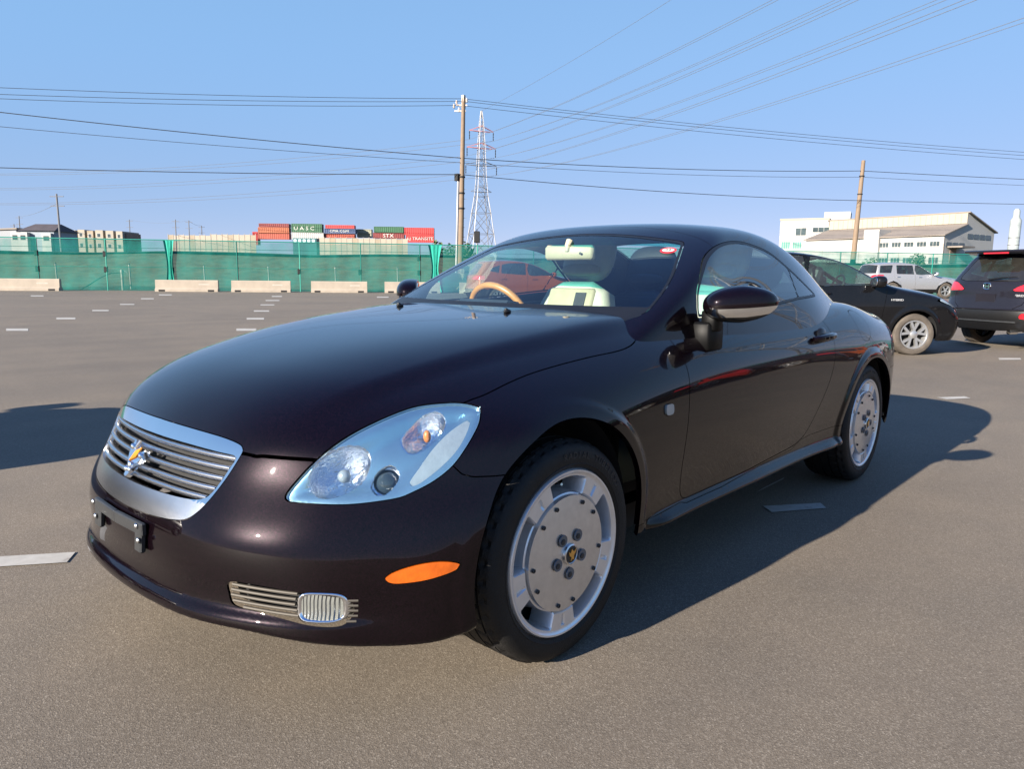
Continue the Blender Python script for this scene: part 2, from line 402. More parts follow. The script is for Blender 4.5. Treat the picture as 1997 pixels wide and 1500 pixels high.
def flange(m,depth):
    """roll the free edges of a panel inward"""
    V,N,T=m
    E=np.concatenate([T[:,[0,1]],T[:,[1,2]],T[:,[2,0]]]); S=np.sort(E,1)
    key=S[:,0].astype(np.int64)*len(V)+S[:,1]; u,i,c=np.unique(key,return_index=True,return_counts=True)
    B=E[i[c==1]]
    if not len(B): return m
    vs,inv=np.unique(B,return_inverse=True); inv=inv.reshape(-1,2); k=len(vs)
    ed=V[B[:,1]]-V[B[:,0]]; cn=np.cross(ed,N[B[:,0]]); C=np.zeros((k,3))
    for j in (0,1): np.add.at(C,inv[:,j],cn)
    C/=np.maximum(np.linalg.norm(C,axis=1),1e-9)[:,None]
    P0=V[vs]; P1=V[vs]-N[vs]*depth
    b=len(V); q0=inv[:,0]+b; q1=inv[:,1]+b; r0=q0+k; r1=q1+k
    # a small rounded lip: first ring tilted half way
    return (np.concatenate([V,P0,P1]),np.concatenate([N,C,C]),np.concatenate([T,np.stack([q1,q0,r0],1),np.stack([q1,r0,r1],1)]))
def panel(name,m,mat,parent,depth=.014):
    if not len(m[2]): return None
    if depth: m=flange(m,depth)
    V,N,T=m; return mesh(name,V,T,mat,parent,N=N)
def split(m,d,g=.0018):
    return clip(m,d+g),clip(m,-(d)+g)
import numpy as np
# ---------- splines ----------
class Spl:
    """natural cubic spline cardinal basis on knots (linear outside)"""
    def __init__(s,x):
        s.x=np.array(x,float); n=len(x); h=np.diff(s.x)
        A=np.zeros((n,n)); B=np.zeros((n,n)); A[0,0]=A[-1,-1]=1
        for i in range(1,n-1):
            A[i,i-1]=h[i-1]; A[i,i]=2*(h[i-1]+h[i]); A[i,i+1]=h[i]
            B[i,i-1]=6/h[i-1]; B[i,i]=-6/h[i-1]-6/h[i]; B[i,i+1]=6/h[i]
        s.M=np.linalg.solve(A,B); s.h=h
    def basis(s,t):
        t=np.asarray(t,float); sh=t.shape; t=t.ravel()
        n=len(s.x); tc=np.clip(t,s.x[0],s.x[-1])
        i=np.clip(np.searchsorted(s.x,tc)-1,0,n-2); h=s.h[i]
        a=(s.x[i+1]-tc)/h; b=1-a
        I=np.eye(n)
        out=a[:,None]*I[i]+b[:,None]*I[i+1]+(((a**3-a)*h*h/6)[:,None])*s.M[i]+(((b**3-b)*h*h/6)[:,None])*s.M[i+1]
        ex=t-tc; m=ex!=0
        if m.any():
            im=i[m]; hm=h[m]; am=a[m]; bm=b[m]
            dd=(I[im+1]-I[im])/hm[:,None]+((-(3*am**2-1)*hm/6)[:,None])*s.M[im]+(((3*bm**2-1)*hm/6)[:,None])*s.M[im+1]
            out[m]+=ex[m][:,None]*dd
        return out.reshape(sh+(n,))
class Tab1:
    def __init__(s,x,v):
        o=np.argsort(x); s.b=Spl(np.array(x,float)[o]); s.v=np.array(v,float)[o]
    def __call__(s,t): return s.b.basis(t)@s.v
class Tab2:
    """z(u,v); even=True mirrors the v axis so that the table is even in v"""
    def __init__(s,u,v,T,even=False):
        u=np.array(u,float); v=np.array(v,float); T=np.array(T,float)
        o=np.argsort(u); u=u[o]; T=T[o]; o=np.argsort(v); v=v[o]; T=T[:,o]
        if even:
            v=np.concatenate([-v[:0:-1],v]); T=np.concatenate([T[:,:0:-1],T],1)
        s.bu=Spl(u); s.bv=Spl(v); s.T=T
    def __call__(s,u,v):
        u,v=np.broadcast_arrays(np.asarray(u,float),np.asarray(v,float)); sh=u.shape
        u=u.ravel(); v=v.ravel()
        if len(u)>4000:   # separable grids: evaluate unique values only
            uu,ui=np.unique(u,return_inverse=True); vv,vi=np.unique(v,return_inverse=True)
            if len(uu)*len(vv)<=len(u)*1.01:
                G=s.bu.basis(uu)@s.T@s.bv.basis(vv).T
                return G[ui,vi].reshape(sh)
        return np.einsum('ij,ij->i',s.bu.basis(u)@s.T,s.bv.basis(v)).reshape(sh)
def smax(a,b,k):
    h=np.maximum(k-np.abs(a-b),0)/k
    return np.maximum(a,b)+h**3*(k/6)
def sstep(a,b,x):
    t=np.clip((x-a)/(b-a),0,1); return t*t*t*(t*(t*6-15)+10)
# ---------- coupe body ----------
HY=[0,.2,.4,.55,.65,.75,.85,.97]
HX={1.0:[.565,.56,.53,.475,.415,.345,.265,.15],
 .8:[.705,.70,.675,.625,.57,.505,.43,.31],
 .6:[.797,.793,.772,.735,.69,.632,.562,.445],
 .4:[.857,.854,.838,.809,.775,.727,.665,.565],
 .2:[.899,.897,.886,.864,.836,.791,.735,.645],
 0:[.931,.929,.921,.903,.876,.831,.77,.675],
 -.3:[.962,.961,.956,.944,.922,.872,.807,.715],
 -.6:[.985,.984,.98,.97,.953,.905,.842,.75],
 -1.0:[.985,.984,.98,.972,.958,.925,.872,.79],
 -1.6:[.98,.979,.976,.969,.959,.937,.894,.81],
 -2.2:[.98,.98,.977,.970,.962,.945,.904,.83],
 -2.7:[.985,.985,.983,.98,.972,.95,.897,.81],
 -3.1:[.965,.964,.957,.945,.928,.89,.825,.72],
 -3.5:[.935,.93,.915,.893,.868,.825,.755,.65],
 -3.8:[.90,.895,.875,.84,.80,.74,.66,.56]}
H_=Tab2(list(HX),HY,list(HX.values()),True)
YC=Tab1([-.9,-.6,0,.4,.8],[.70,.68,.63,.56,.46])
WZ=[.10,.20,.262,.34,.45,.6,.7,.8,.88,.96]
WX={1.0:[.84,.86,.87,.87,.87,.865,.85,.81,.76,.70],
 .5:[.87,.885,.893,.896,.902,.900,.882,.842,.79,.73],
 .2:[.88,.89,.898,.900,.907,.910,.898,.862,.815,.745],
 0:[.872,.883,.889,.893,.903,.908,.898,.866,.82,.75],
 -.35:[.862,.868,.872,.878,.89,.898,.893,.866,.82,.76],
 -.7:[.848,.852,.855,.860,.875,.891,.888,.866,.82,.765],
 -1.3:[.846,.850,.853,.857,.873,.890,.888,.870,.828,.775],
 -2.0:[.852,.857,.860,.866,.882,.897,.895,.878,.842,.79],
 -2.4:[.875,.89,.893,.892,.903,.91,.905,.885,.853,.80],
 -2.62:[.88,.892,.897,.898,.908,.913,.907,.886,.853,.80],
 -3.0:[.87,.88,.887,.892,.9,.903,.893,.865,.82,.75],
 -3.4:[.84,.85,.855,.86,.865,.865,.85,.81,.75,.66],
 -3.8:[.78,.79,.795,.80,.80,.79,.77,.72,.65,.56]}
W_=Tab2(list(WX),WZ,list(WX.values()))
FY=[0,.2,.4,.55,.7,.8,.9,1.0]
FZ={.15:[.83,.82,.78,.722,.625,.523,.40,.20],
 .23:[.872,.862,.823,.757,.655,.548,.415,.20],
 .29:[.858,.850,.813,.747,.647,.541,.412,.20],
 .36:[.860,.852,.813,.747,.644,.537,.405,.19],
 .45:[.856,.846,.805,.737,.628,.519,.38,.165],
 .52:[.830,.818,.773,.701,.593,.481,.335,.12],
 .6:[.790,.776,.73,.655,.545,.425,.25,0],
 .7:[.735,.721,.68,.61,.50,.38,.2,-.08],
 .8:[.64,.626,.585,.51,.40,.28,.1,-.2]}
F_=Tab2(FY and list(FZ),FY,list(FZ.values()),True)
RZ=Tab1([.15,.3,.5,.7,.85,1.0],[-3.50,-3.56,-3.60,-3.615,-3.61,-3.5])
ARF=(-.007,.322,.381,.388); ARR=(-2.62,.312,.385,.372)
def ZB(x,a): return .262-.052*sstep(.15,.5,x)+.030*sstep(.86,.45,a)*sstep(.3,.6,x)
def body(x,y,z):
    a=np.abs(y)
    H=H_(x,y)
    t=H-.012*sstep(-.055,.055,a-YC(x))*sstep(.75,.45,x)*sstep(-1.1,-.7,x)
    f1=(z-t)*.97
    w=W_(x,z)+.038*sstep(.320,.272,z)*sstep(-.36,-.60,x)*sstep(-2.40,-2.05,x)
    for cx,cz,rx,rz in (ARF,ARR):
        r=np.sqrt(((x-cx)/rx)**2+((z-cz)/rz)**2)
        w=w+.011*sstep(1.16,1.06,r)
    f2=a-w
    lip=(.012*sstep(.300,.262,z)-.006*sstep(.250,.215,z))*sstep(.84,.66,a)
    f3=(x-F_(z,y)-lip)*.8
    f4=(RZ(z)+.20*a**2+.45*a**4-x)
    f=smax(f1,f2,.10)
    f=smax(f,f3,.12)
    f=smax(f,f4,.20)
    return smax(f,ZB(x,a)-z,.03)
# ---------- coupe cabin ----------
HR=Tab1([-.6,-1.0,-1.2,-1.4,-1.6,-1.9,-2.2,-2.5,-2.8,-3.1],[1.19,1.28,1.322,1.346,1.355,1.338,1.272,1.145,.995,.83])
CWZ=[.86,.95,1.05,1.15,1.25,1.32,1.4]
CWX={-.5:[.76,.745,.71,.668,.618,.577,.52],
 -.9:[.80,.782,.752,.714,.662,.618,.55],
 -1.3:[.825,.797,.753,.708,.654,.61,.55],
 -1.7:[.835,.805,.757,.705,.645,.602,.54],
 -2.1:[.83,.795,.738,.678,.61,.563,.50],
 -2.5:[.765,.72,.655,.59,.52,.47,.42],
 -2.9:[.68,.63,.565,.50,.43,.38,.33]}
CW=Tab2(list(CWX),CWZ,list(CWX.values()))
def cabin(x,y,z):
    a=np.abs(y)
    f1=(z-(HR(x)-.06*a**2-.16*a**4))*.95
    f2=(a-CW(x,z))*.88
    zz=z-.969
    xs=-.505-zz/.47-.30*zz*zz-.26*a**2-.14*a**4
    f3=(x-xs)*.42
    f=smax(f1,f2,.10)
    f=smax(f,f3,.055)
    return smax(f,.80-z,.02)
def grad(f,P,e=2e-4):
    g=np.empty_like(P)
    for i in range(3):
        d=np.zeros(3); d[i]=e
        A=P+d; B=P-d
        g[:,i]=(f(*A.T)-f(*B.T))/(2*e)
    return g
def project(f,P,it=4):
    P=P.copy()
    for _ in range(it):
        v=f(*P.T); g=grad(f,P); P-=(v/np.maximum((g*g).sum(1),1e-6))[:,None]*g
    return P
def ray_hit(f,C,D,t0=1.0,t1=9.0,n=4000):
    D=D/np.linalg.norm(D); t=np.linspace(t0,t1,n); P=C+t[:,None]*D
    v=f(*P.T); i=np.nonzero((v[:-1]>0)&(v[1:]<=0))[0]
    if not len(i): return None
    i=i[0]; a,b=t[i],t[i+1]
    for _ in range(4):
        q=np.linspace(a,b,13); v=f(*(C+q[:,None]*D).T); k=np.nonzero(v[1:]<=0)[0]
        k=k[0] if len(k) else 11
        a,b=q[k],q[k+1]
    return C+a*D
# ------------------------------------------------------------------ main coupe
def region(m,uv,P,mask,pad=.06):
    u,v=uv; P=np.asarray(P); lo=P.min(0)-pad; hi=P.max(0)+pad
    k=mask&(u>lo[0])&(u<hi[0])&(v>lo[1])&(v<hi[1])
    d=np.full(len(m[0]),.5); d[k]=poly_sd(u[k],v[k],P); return d
coupe=thing('parked_coupe','dark aubergine two-door hardtop coupe with chrome grille, close in the foreground','car')
D0=np.array([.62,.55,.56]); D0/=np.linalg.norm(D0)
E1=np.array([-.55,.62,0]); E1/=np.linalg.norm(E1); E2=np.cross(D0,E1)
def obl(V): A=V*[1,0,1]; A[:,1]=np.abs(V[:,1]); return A@E1,A@E2
def obl_poly(P): P=np.array(P); return np.stack([P@E1,P@E2],1)
def sgn(P,s): P=np.array(P,float).copy(); P[...,1]*=s; return P
def fx(y,z):
    h=ray_hit(body,np.array([1.4,y,z]),np.array([-1.,0,0]),0,1.3,600); return h[0] if h is not None else .6
HL3=[(.675,.549,.563),(.640,.566,.612),(.589,.599,.669),(.515,.628,.715),(.413,.659,.752),(.360,.678,.764),(.312,.706,.769),(.265,.736,.768),(.236,.773,.758),(.246,.789,.746),(.269,.807,.727),(.300,.819,.703),(.335,.824,.672),(.373,.819,.635),(.417,.802,.603),(.464,.778,.579),(.507,.751,.564),(.591,.677,.553),(.661,.582,.553)]
B13=[(.635,.584,.598),(.620,.585,.632),(.595,.598,.662),(.563,.620,.681),(.535,.646,.687),(.524,.669,.678),(.527,.683,.659),(.541,.686,.631),(.562,.680,.603),(.588,.664,.579),(.615,.638,.566),(.633,.608,.571)]
B23=[(.542,.703,.598),(.530,.700,.627),(.512,.707,.645),(.493,.720,.653),(.484,.736,.640),(.487,.743,.621),(.497,.743,.600),(.517,.736,.577),(.536,.720,.577)]
B33=[(.449,.706,.706),(.414,.701,.729),(.373,.701,.748),(.337,.713,.756),(.326,.734,.749),(.339,.751,.734),(.366,.761,.715),(.398,.762,.696),(.430,.752,.681),(.451,.736,.679)]
B43=[(.469,.765,.603),(.441,.772,.639),(.400,.776,.680),(.341,.777,.716),(.284,.783,.737),(.306,.802,.715),(.346,.813,.680),(.383,.807,.648),(.425,.792,.616),(.458,.776,.595)]
MK3=[(.549,.774,.380),(.529,.787,.394),(.488,.814,.405),(.437,.842,.406),(.400,.862,.398),(.389,.867,.387),(.414,.857,.375),(.460,.833,.365),(.503,.807,.363),(.536,.784,.366)]
GOUT=[(0,.688),(.15,.686),(.30,.681),(.375,.672),(.398,.662),(.402,.648),(.392,.61),(.376,.565),(.36,.53),(.34,.503),(.315,.485),(.27,.475),(.15,.466),(0,.463)]
GIN=[(0,.652),(.2,.650),(.33,.646),(.390,.641),(.384,.615),(.372,.578),(.358,.548),(.335,.534),(.28,.528),(.15,.525),(0,.524)]
sym=lambda P:np.array(P+[(-a,b) for a,b in P[::-1]])
FOG=[(.468,.356),(.55,.358),(.63,.351),(.70,.343),(.724,.335),(.734,.318),(.731,.296),(.722,.277),(.70,.272),(.655,.276),(.60,.284),(.53,.291),(.476,.297),(.464,.32)]
HOODC=[(.236,.743),(.181,.749),(.07,.746),(-.036,.747),(-.265,.759),(-.387,.768),(-.46,.767),(-.515,.757),(-.56,.738),(-.61,.705),(-.66,.676)]
DOOR=[(-.80,1.10),(-.74,.95),(-.70,.85),(-.677,.735),(-.666,.62),(-.663,.50),(-.672,.40),(-.690,.338),(-.72,.316),(-.77,.312),(-.98,.313),(-1.186,.315),(-1.45,.327),(-1.66,.338),(-1.75,.35),(-1.84,.39),(-1.933,.508),(-2.03,.646),(-2.075,.741),(-2.083,.826),(-2.075,.90),(-2.10,1.0),(-2.12,1.10)]
bod=surface_nets(body,(-3.75,-.98,.15),(1.0,.98,1.06),.0105)
V=bod[0]
for cx,cz,rx,rz in (ARF,ARR):
    V=bod[0]; r=np.sqrt(((V[:,0]-cx)/rx)**2+((V[:,2]-cz)/rz)**2)
    bod=clip(bod,np.where(np.abs(V[:,1])>.42,(1-r)*rx,-1.))
V=bod[0]; bod=clip(bod,-np.where(V[:,2]>.7,cabin(*V.T),1.)+.001)
V=bod[0]; bod=clip(bod,ZB(V[:,0],np.abs(V[:,1]))+.005-V[:,2])   # open underneath
# headlamps
hlp=obl_poly(spline_closed(HL3,4)); parts={}
def front_mask(m): return (m[0][:,0]>.12)&(np.abs(m[0][:,1])>.42)&(m[0][:,2]>.45)
d=region(bod,obl(bod[0]),hlp,front_mask(bod)); lens_m,bod=split(bod,d,.0024)
# grille
gout,gin=spline_closed(sym(GOUT),3),spline_closed(sym(GIN),3)
yz=lambda m:(m[0][:,1],m[0][:,2]); ayz=lambda m:(np.abs(m[0][:,1]),m[0][:,2]); xz=lambda m:(m[0][:,0],m[0][:,2]); xy=lambda m:(m[0][:,0],np.abs(m[0][:,1]))
d=region(bod,yz(bod),gout,bod[0][:,0]>.5); gr_m,bod=split(bod,d,.0012)
d=region(gr_m,yz(gr_m),gin,gr_m[0][:,0]>.5); gin_m,gr_m=split(gr_m,d,.0)
# fog openings, markers, repeaters
d=region(bod,ayz(bod),spline_closed(FOG,3),(bod[0][:,0]>.4)); fog_m,bod=split(bod,d,.0)
d=region(bod,obl(bod[0]),obl_poly(spline_closed(MK3,4)),(bod[0][:,0]>.3)&(bod[0][:,2]<.45)&(np.abs(bod[0][:,1])>.6)); mk_m,bod=split(bod,d,.001)
RP=np.array([(-.53+.026*math.copysign(abs(math.cos(t))**.5,math.cos(t)),.668+.019*math.copysign(abs(math.sin(t))**.5,math.sin(t))) for t in np.linspace(0,2*math.pi,40)[:-1]])
d=region(bod,xz(bod),RP,np.abs(bod[0][:,1])>.7); rp_m,bod=split(bod,d,.001)
# hood
cowl=[(-.498-.26*y*y-.14*y**4,y) for y in np.linspace(.66,0,12)]
hood_poly=np.array([(.78,0),(.75,.25),(.72,.36),(.706,.400),(.69,.444),]+[(fx(y_,.6495),y_) for y_ in np.linspace(.46,.575,6)]+[(.585,.628),(.55,.668),(.40,.715),(.29,.737)]+[tuple(q) for q in spline_open(HOODC,4)]+cowl)
hood_poly=np.concatenate([hood_poly,hood_poly[::-1]*[1,-1]])
d=region(bod,(bod[0][:,0],bod[0][:,1]),hood_poly,(bod[1][:,2]>.02)&(bod[0][:,2]>.62)); hood_m,bod=split(bod,d,.0020)
# doors
dp=np.concatenate([spline_open(DOOR[2:],3),np.array(DOOR[:2])])
d=region(bod,xz(bod),dp,np.abs(bod[0][:,1])>.6); door_m,bod=split(bod,d,.0019)
# bumper, sill, rear bumper, fuel lid, tail lamps
BMP=np.array([(1.4,.85),(.42,.85),(.385,.66),(.374,.636),(.358,.613),(.335,.604),(.28,.601),(-.05,.601),(-.05,0),(1.4,0)])
d=region(bod,xz(bod),BMP,bod[0][:,0]>-.1); bmp_m,bod=split(bod,d,.0017)
SIL=np.array([(-.30,.300),(-.69,.308),(-.72,.300),(-1.0,.300),(-1.7,.326),(-1.80,.358),(-1.875,.366),(-2.02,.367),(-2.5,.368),(-2.5,0),(-.30,0)])
d=region(bod,xz(bod),SIL,np.abs(bod[0][:,1])>.6); sil_m,bod=split(bod,d,.0010)
t=np.linspace(0,2*math.pi,32)[:-1]; FU=np.stack([-2.545+.088*np.sign(np.cos(t))*np.abs(np.cos(t))**.8,.855+.078*np.sign(np.sin(t))*np.abs(np.sin(t))**.8],1)
d=region(bod,xz(bod),FU,bod[0][:,1]>.6); fuel_m,bod=split(bod,d,.0013)
TL=np.array([(.50,.70),(.60,.67),(.76,.69),(.84,.73),(.87,.80),(.80,.83),(.66,.82),(.54,.78)])
d=region(bod,ayz(bod),spline_closed(TL,3),(bod[0][:,0]<-3.15)&(bod[1][:,0]<-.2)); tl_m,bod=split(bod,d,.0015)
RB=np.array([(-2.9,.60),(-3.2,.61),(-3.3,.64),(-4,.64),(-4,0),(-2.9,0)])
d=region(bod,xz(bod),RB,bod[0][:,0]<-2.8); rb_m,bod=split(bod,d,.0012)
TD=np.array([(-2.85,-.6),(-3.4,-.6),(-3.9,-.55),(-3.9,.55),(-3.4,.6),(-2.85,.6)])
d=region(bod,(bod[0][:,0],bod[0][:,1]),TD,bod[1][:,2]>.3); td_m,bod=split(bod,d,.0015)
side=lambda m,s:clip(m,-s*m[0][:,1])
panel('body_panel',bod,paint,coupe,.02)
panel('front_bumper',bmp_m,paint,coupe,.007); panel('rear_bumper',rb_m,paint,coupe); panel('boot_lid',td_m,paint,coupe)
panel('hood',hood_m,paint,coupe)
doors={}
for s in (1,-1):
    doors[s]=panel('door',side(door_m,s),paint,coupe); panel('side_sill',side(sil_m,s),paint,coupe)
    m=side(mk_m,s); panel('side_marker_lamp',(m[0]+m[1]*.004,m[1],m[2]),amber,coupe,.01)
    m=side(rp_m,s); panel('side_repeater',(m[0]+m[1]*.006,m[1],m[2]),clearlens,coupe,.012)
    m=side(tl_m,s); panel('tail_lamp',m,redlens,coupe,.01)
panel('fuel_lid',fuel_m,paint,coupe)
# headlamp insides
def lamp_pt(P,s,off):
    P=np.array(P,float); o=P+D0*.4
    h=ray_hit(body,o,-D0,0,.9,400); h=P if h is None else h
    if off=='dish':
        pu=np.array([h]); off=.010+.030*sstep(.0,.075,-poly_sd(pu@E1,pu@E2,hlp))[0]
    return sgn(h-D0*off,s)
def bowl(P3,s,off,depth,name,mat,parent):
    P=spline_closed(np.array(P3),2); ring=np.array([lamp_pt(q,1,off) for q in P]); c=ring.mean(0); n=len(ring); V=[];F=[]
    for j,(k,dz) in enumerate(((1.05,-.004),(1,.0),(.96,.25),(.86,.55),(.66,.82),(.38,.96),(.1,1))):
        V+=[c+(q-c)*k-D0*depth*dz for q in ring]
    for j in range(6):
        for i in range(n): F.append((j*n+i,j*n+(i+1)%n,(j+1)*n+(i+1)%n,(j+1)*n+i)[::s])
    F.append(tuple(6*n+i for i in range(n))[::s])
    V=sgn(np.array(V),s); return mesh(name,V,F,mat,parent,True),sgn(c,s),ring
for s in (1,-1):
    lm=side(lens_m,s); Ds=sgn(D0,s)
    u0,v0=obl(lm[0]); dep=.010+.030*sstep(.0,.075,-poly_sd(u0,v0,hlp))
    bz=(lm[0],lm[1],np.concatenate([lm[2]])); keep=(lm[0]-Ds*dep[:,None])
    bz=(lm[0],dep[:,None]*np.ones(3),lm[2]); Vn=lm[1]
    bz=(lm[0],lm[1],lm[2])
    for P in (B13,B23,B33,B43):
        d=region(bz,obl(bz[0]),obl_poly(spline_closed(P,3)),np.ones(len(bz[0]),bool)); bz=clip(bz,-d)
    u0,v0=obl(bz[0]); dep=.010+.030*sstep(.0,.075,-poly_sd(u0,v0,hlp))
    hl=mesh('headlamp',bz[0]-Ds*dep[:,None],bz[2],bezel_m,coupe,True)
    # side wall between bezel and lens
    q=np.array([lamp_pt(p_,1,0) for p_ in spline_closed(HL3,4)]); c=q.mean(0); q=c+(q-c)*.992; n=len(q)
    Vw=sgn(np.concatenate([q-D0*.003,c+(q-c)*.985-D0*.011]),s)
    mesh('lamp_rim',Vw,[(i,(i+1)%n,n+(i+1)%n,n+i)[::s] for i in range(n)],satin,hl,True)
    mesh('lens',lm[0]-lm[1]*.001,lm[2],lensg,hl,N=lm[1])
    _,c1,_=bowl(B13,s,'dish',.075,'reflector_bowl',bowl_m,hl)
    _,c2,_=bowl(B23,s,'dish',.07,'projector_bowl',bowl_m,hl)
    _,c3,_=bowl(B33,s,'dish',.06,'indicator_bowl',bowl_m,hl)
    MB().ell(c1-Ds*.03,(.017,.017,.017)).build('bulb',clearlens,hl,True)
    MB().ell(c2-Ds*.028,(.029,.029,.029),20,14).build('projector_lens',gloss_black if False else pbr('projector_glass',(.02,.03,.035),.03,0,.1,coat=1) if 'projector_glass' not in MATS else MATS['projector_glass'],hl,True)
    MB().lathe([(.033,-.004),(.038,0),(.033,.004)],24,'z').build('projector_ring',chrome,hl,True).matrix_local=Matrix.Translation(Vector(c2-Ds*.02))@Vector(Ds).to_track_quat('Z','Y').to_matrix().to_4x4()
    MB().ell(c3-Ds*.03,(.010,.010,.017)).build('indicator_bulb',amber2,hl,True)
    d=region(lm,obl(lm[0]),obl_poly(spline_closed(B43,3)),np.ones(len(lm[0]),bool)); lf=clip(lm,d)
    panel('side_lens',(lf[0]-Ds*.016,lf[1],lf[2]),clearlens,hl,.012)
# grille
G=panel('grille',gr_m,chrome,coupe,.03); G.data.materials.append(satin)
G.data.polygons.foreach_set('material_index',[1 if p_.center[2]<.527 else 0 for p_ in G.data.polygons])
mesh('grille_backing',gin_m[0]-[.045,0,0],gin_m[2],dark,G,N=gin_m[1])
for z,yw in ((.636,.388),(.612,.380),(.587,.372),(.562,.362),(.539,.346)):
    ys=np.linspace(-yw,yw,19); pts=np.array([(fx(y,z)-.010,y,z-.003*(y/yw)**2) for y in ys]); b=MB(); V=[];F=[]
    nn=np.array([.83,0,.56]); tt=np.array([-.56,0,.83]); k=10
    for q in pts:
        for i in range(k):
            a=2*math.pi*i/k; V.append(q+nn*.016*math.cos(a)+tt*.0080*math.sin(a)-nn*.006)
    F=[(i*k+j,i*k+(j+1)%k,(i+1)*k+(j+1)%k,(i+1)*k+j) for i in range(len(pts)-1) for j in range(k)]
    mesh('grille_bar',V,F,satin,G,True)
gx=fx(0,.585)
en=np.array([.87,0,.49]); et=np.array([-.49,0,.87]); eo=np.array([gx+.012,0,.583])
ef=lambda a,b,t:tuple(eo+np.array([0,1,0])*a*-1+et*b+en*t)
em=MB()
em.prism([(.0,.012),(.018,.026),(.034,.050),(.040,.046),(.043,.030),(.040,.008),(.03,-.008),(.018,-.016),(.022,-.030),(.012,-.038),(.010,-.05),(.0,-.054),(-.012,-.046),(-.008,-.034),(-.02,-.026),(-.016,-.014),(-.030,-.010),(-.044,.004),(-.048,.026),(-.044,.030),(-.028,.020)][::-1],-.006,.009,ef)
emb=em.build('emblem',chrome,G)
for k in range(4):
    c=(.004+.0075*k-.012); MB().prism([(c-.006,.0-.012+.004*k),(c,-.006+.004*k),(c+.012,.022+.004*k),(c+.006,.020+.004*k)],.009,.0125,lambda a,b,t:ef(-a,b,t)).build('emblem_wing',orange_emb,emb)
for a,b,rr in ((0,-.02,.010),(.012,-.034,.008),(-.01,-.032,.007),(-.034,.012,.009),(.034,.028,.009)):
    MB().ell(ef(a,b,.010),(rr*.7,rr,rr),10,6).build('emblem_boss',chrome,emb,True)
# number plate bracket
bk=MB(); bz_=[fx(y,.432)+.014 for y in (-.17,0,.17)]
for y0,y1 in ((-.17,0),(0,.17)):
    bk.bar((fx(y0,.432)+.012,y0,.432),(fx(y1,.432)+.012,y1,.432),.034,.014,(1,0,0),.003)
for y in (-.145,.145):
    bk.bar((fx(y,.45)+.012,y,.447),(fx(y,.372)+.012,y,.368),.04,.016,(1,0,0),.004)
pb=bk.build('number_plate_bracket',gun,coupe)
for y,z in ((-.175,.435),(.16,.405),(-.145,.40),(.145,.44)):
    MB().ell((fx(y,z)+.022,y,z),(.005,.008,.008),10,6).build('bracket_screw',satin,pb,True)
# fog lamps
for s in (1,-1):
    m=side(fog_m,s); fg=mesh('fog_lamp_recess',m[0]-[.035,.02*s,0],m[2],dark,coupe,N=m[1])
    for z,a0,a1 in ((.350,.474,.628),(.336,.470,.624),(.322,.468,.622),(.308,.472,.626),(.295,.50,.632)):
        pts=[(fx(a,z)-.004,a*s,z-.004*(a-a0)/(a1-a0)) for a in np.linspace(a0,a1,9)]
        MB().tube(pts,.0042,8).build('fog_lamp_bar',chrome_d,fg,True)
    for k in range(5):
        z=.333-.0125*k; pts=[(fx(a,z)-.004,a*s,z) for a in (.722,.730,.738)]; MB().tube(pts,.0042,8).build('fog_lamp_bar',chrome_d,fg,True)
    P=[]; 
    for t_ in np.linspace(0,2*math.pi,29)[:-1]:
        c_,s_=math.cos(t_),math.sin(t_); P.append((.677+.044*math.copysign(abs(c_)**.55,c_),.3165+.034*math.copysign(abs(s_)**.55,s_)))
    def fp(k,off): return [(fx(.677+(a-.677)*k,.3165+(b-.3165)*k)-off,(.677+(a-.677)*k)*s,.3165+(b-.3165)*k) for a,b in P]
    R1,R2,R3,R4=fp(1.06,.025),fp(1.06,-.002),fp(.94,-.004),fp(.92,.012); n=len(P)
    mesh('fog_lamp_ring',R1+R2+R3+R4,[(j*n+i,j*n+(i+1)%n,(j+1)*n+(i+1)%n,(j+1)*n+i)[::s] for j in range(3) for i in range(n)],chrome,fg,True)
    R5=fp(.94,.002); R6=fp(.5,-.001); R7=fp(.05,-.002)
    mesh('fog_lamp_lens',R5+R6+R7,[(j*n+i,j*n+(i+1)%n,(j+1)*n+(i+1)%n,(j+1)*n+i)[::s] for j in range(2) for i in range(n)]+[tuple(2*n+i for i in range(n))[::s]],fogl,fg,True)
# cabin
cab=surface_nets(cabin,(-3.15,-.92,.76),(-.2,.92,1.40),.0125)
V=cab[0]; cab=clip(cab,-body(*V.T)-.004); cab=clip(cab,np.where(cab[1][:,2]<-.5,.1,-.1))
WS=[(.58,.90),(.655,.940),(.697,.975),(.688,1.03),(.655,1.10),(.60,1.175),(.562,1.222),(.545,1.240),(.505,1.252),(.32,1.276),(.15,1.290),(0,1.295)]
wsp=spline_open(WS,4); wsp=np.concatenate([wsp,wsp[::-1]*[-1,1]])
d=region(cab,yz(cab),wsp,(cab[0][:,0]>-1.45)&(cab[1][:,0]>.12),.1); ws_m,cab=split(cab,d,.001)
SG=[(-.905,.952),(-.908,.985),(-.945,1.055),(-1.05,1.137),(-1.16,1.196),(-1.285,1.236),(-1.44,1.256),(-1.591,1.252),(-1.776,1.219),(-1.928,1.143),(-2.05,1.076),(-2.15,1.022),(-2.13,1.012),(-1.848,1.002),(-1.516,.978),(-1.2,.963),(-1.0,.955)]
sgp=np.concatenate([spline_open(SG[1:-6],4),np.array(SG[-6:]+[SG[0]])])
d=region(cab,xz(cab),sgp,(np.abs(cab[0][:,1])>.5),.1); sg_m,cab=split(cab,d,.001)
RG=np.array([(-2.08,0),(-2.07,.3),(-2.07,.43),(-2.12,.465),(-2.5,.47),(-2.72,.45),(-2.76,.3),(-2.78,0)]); RG=np.concatenate([RG,RG[::-1]*[1,-1]])
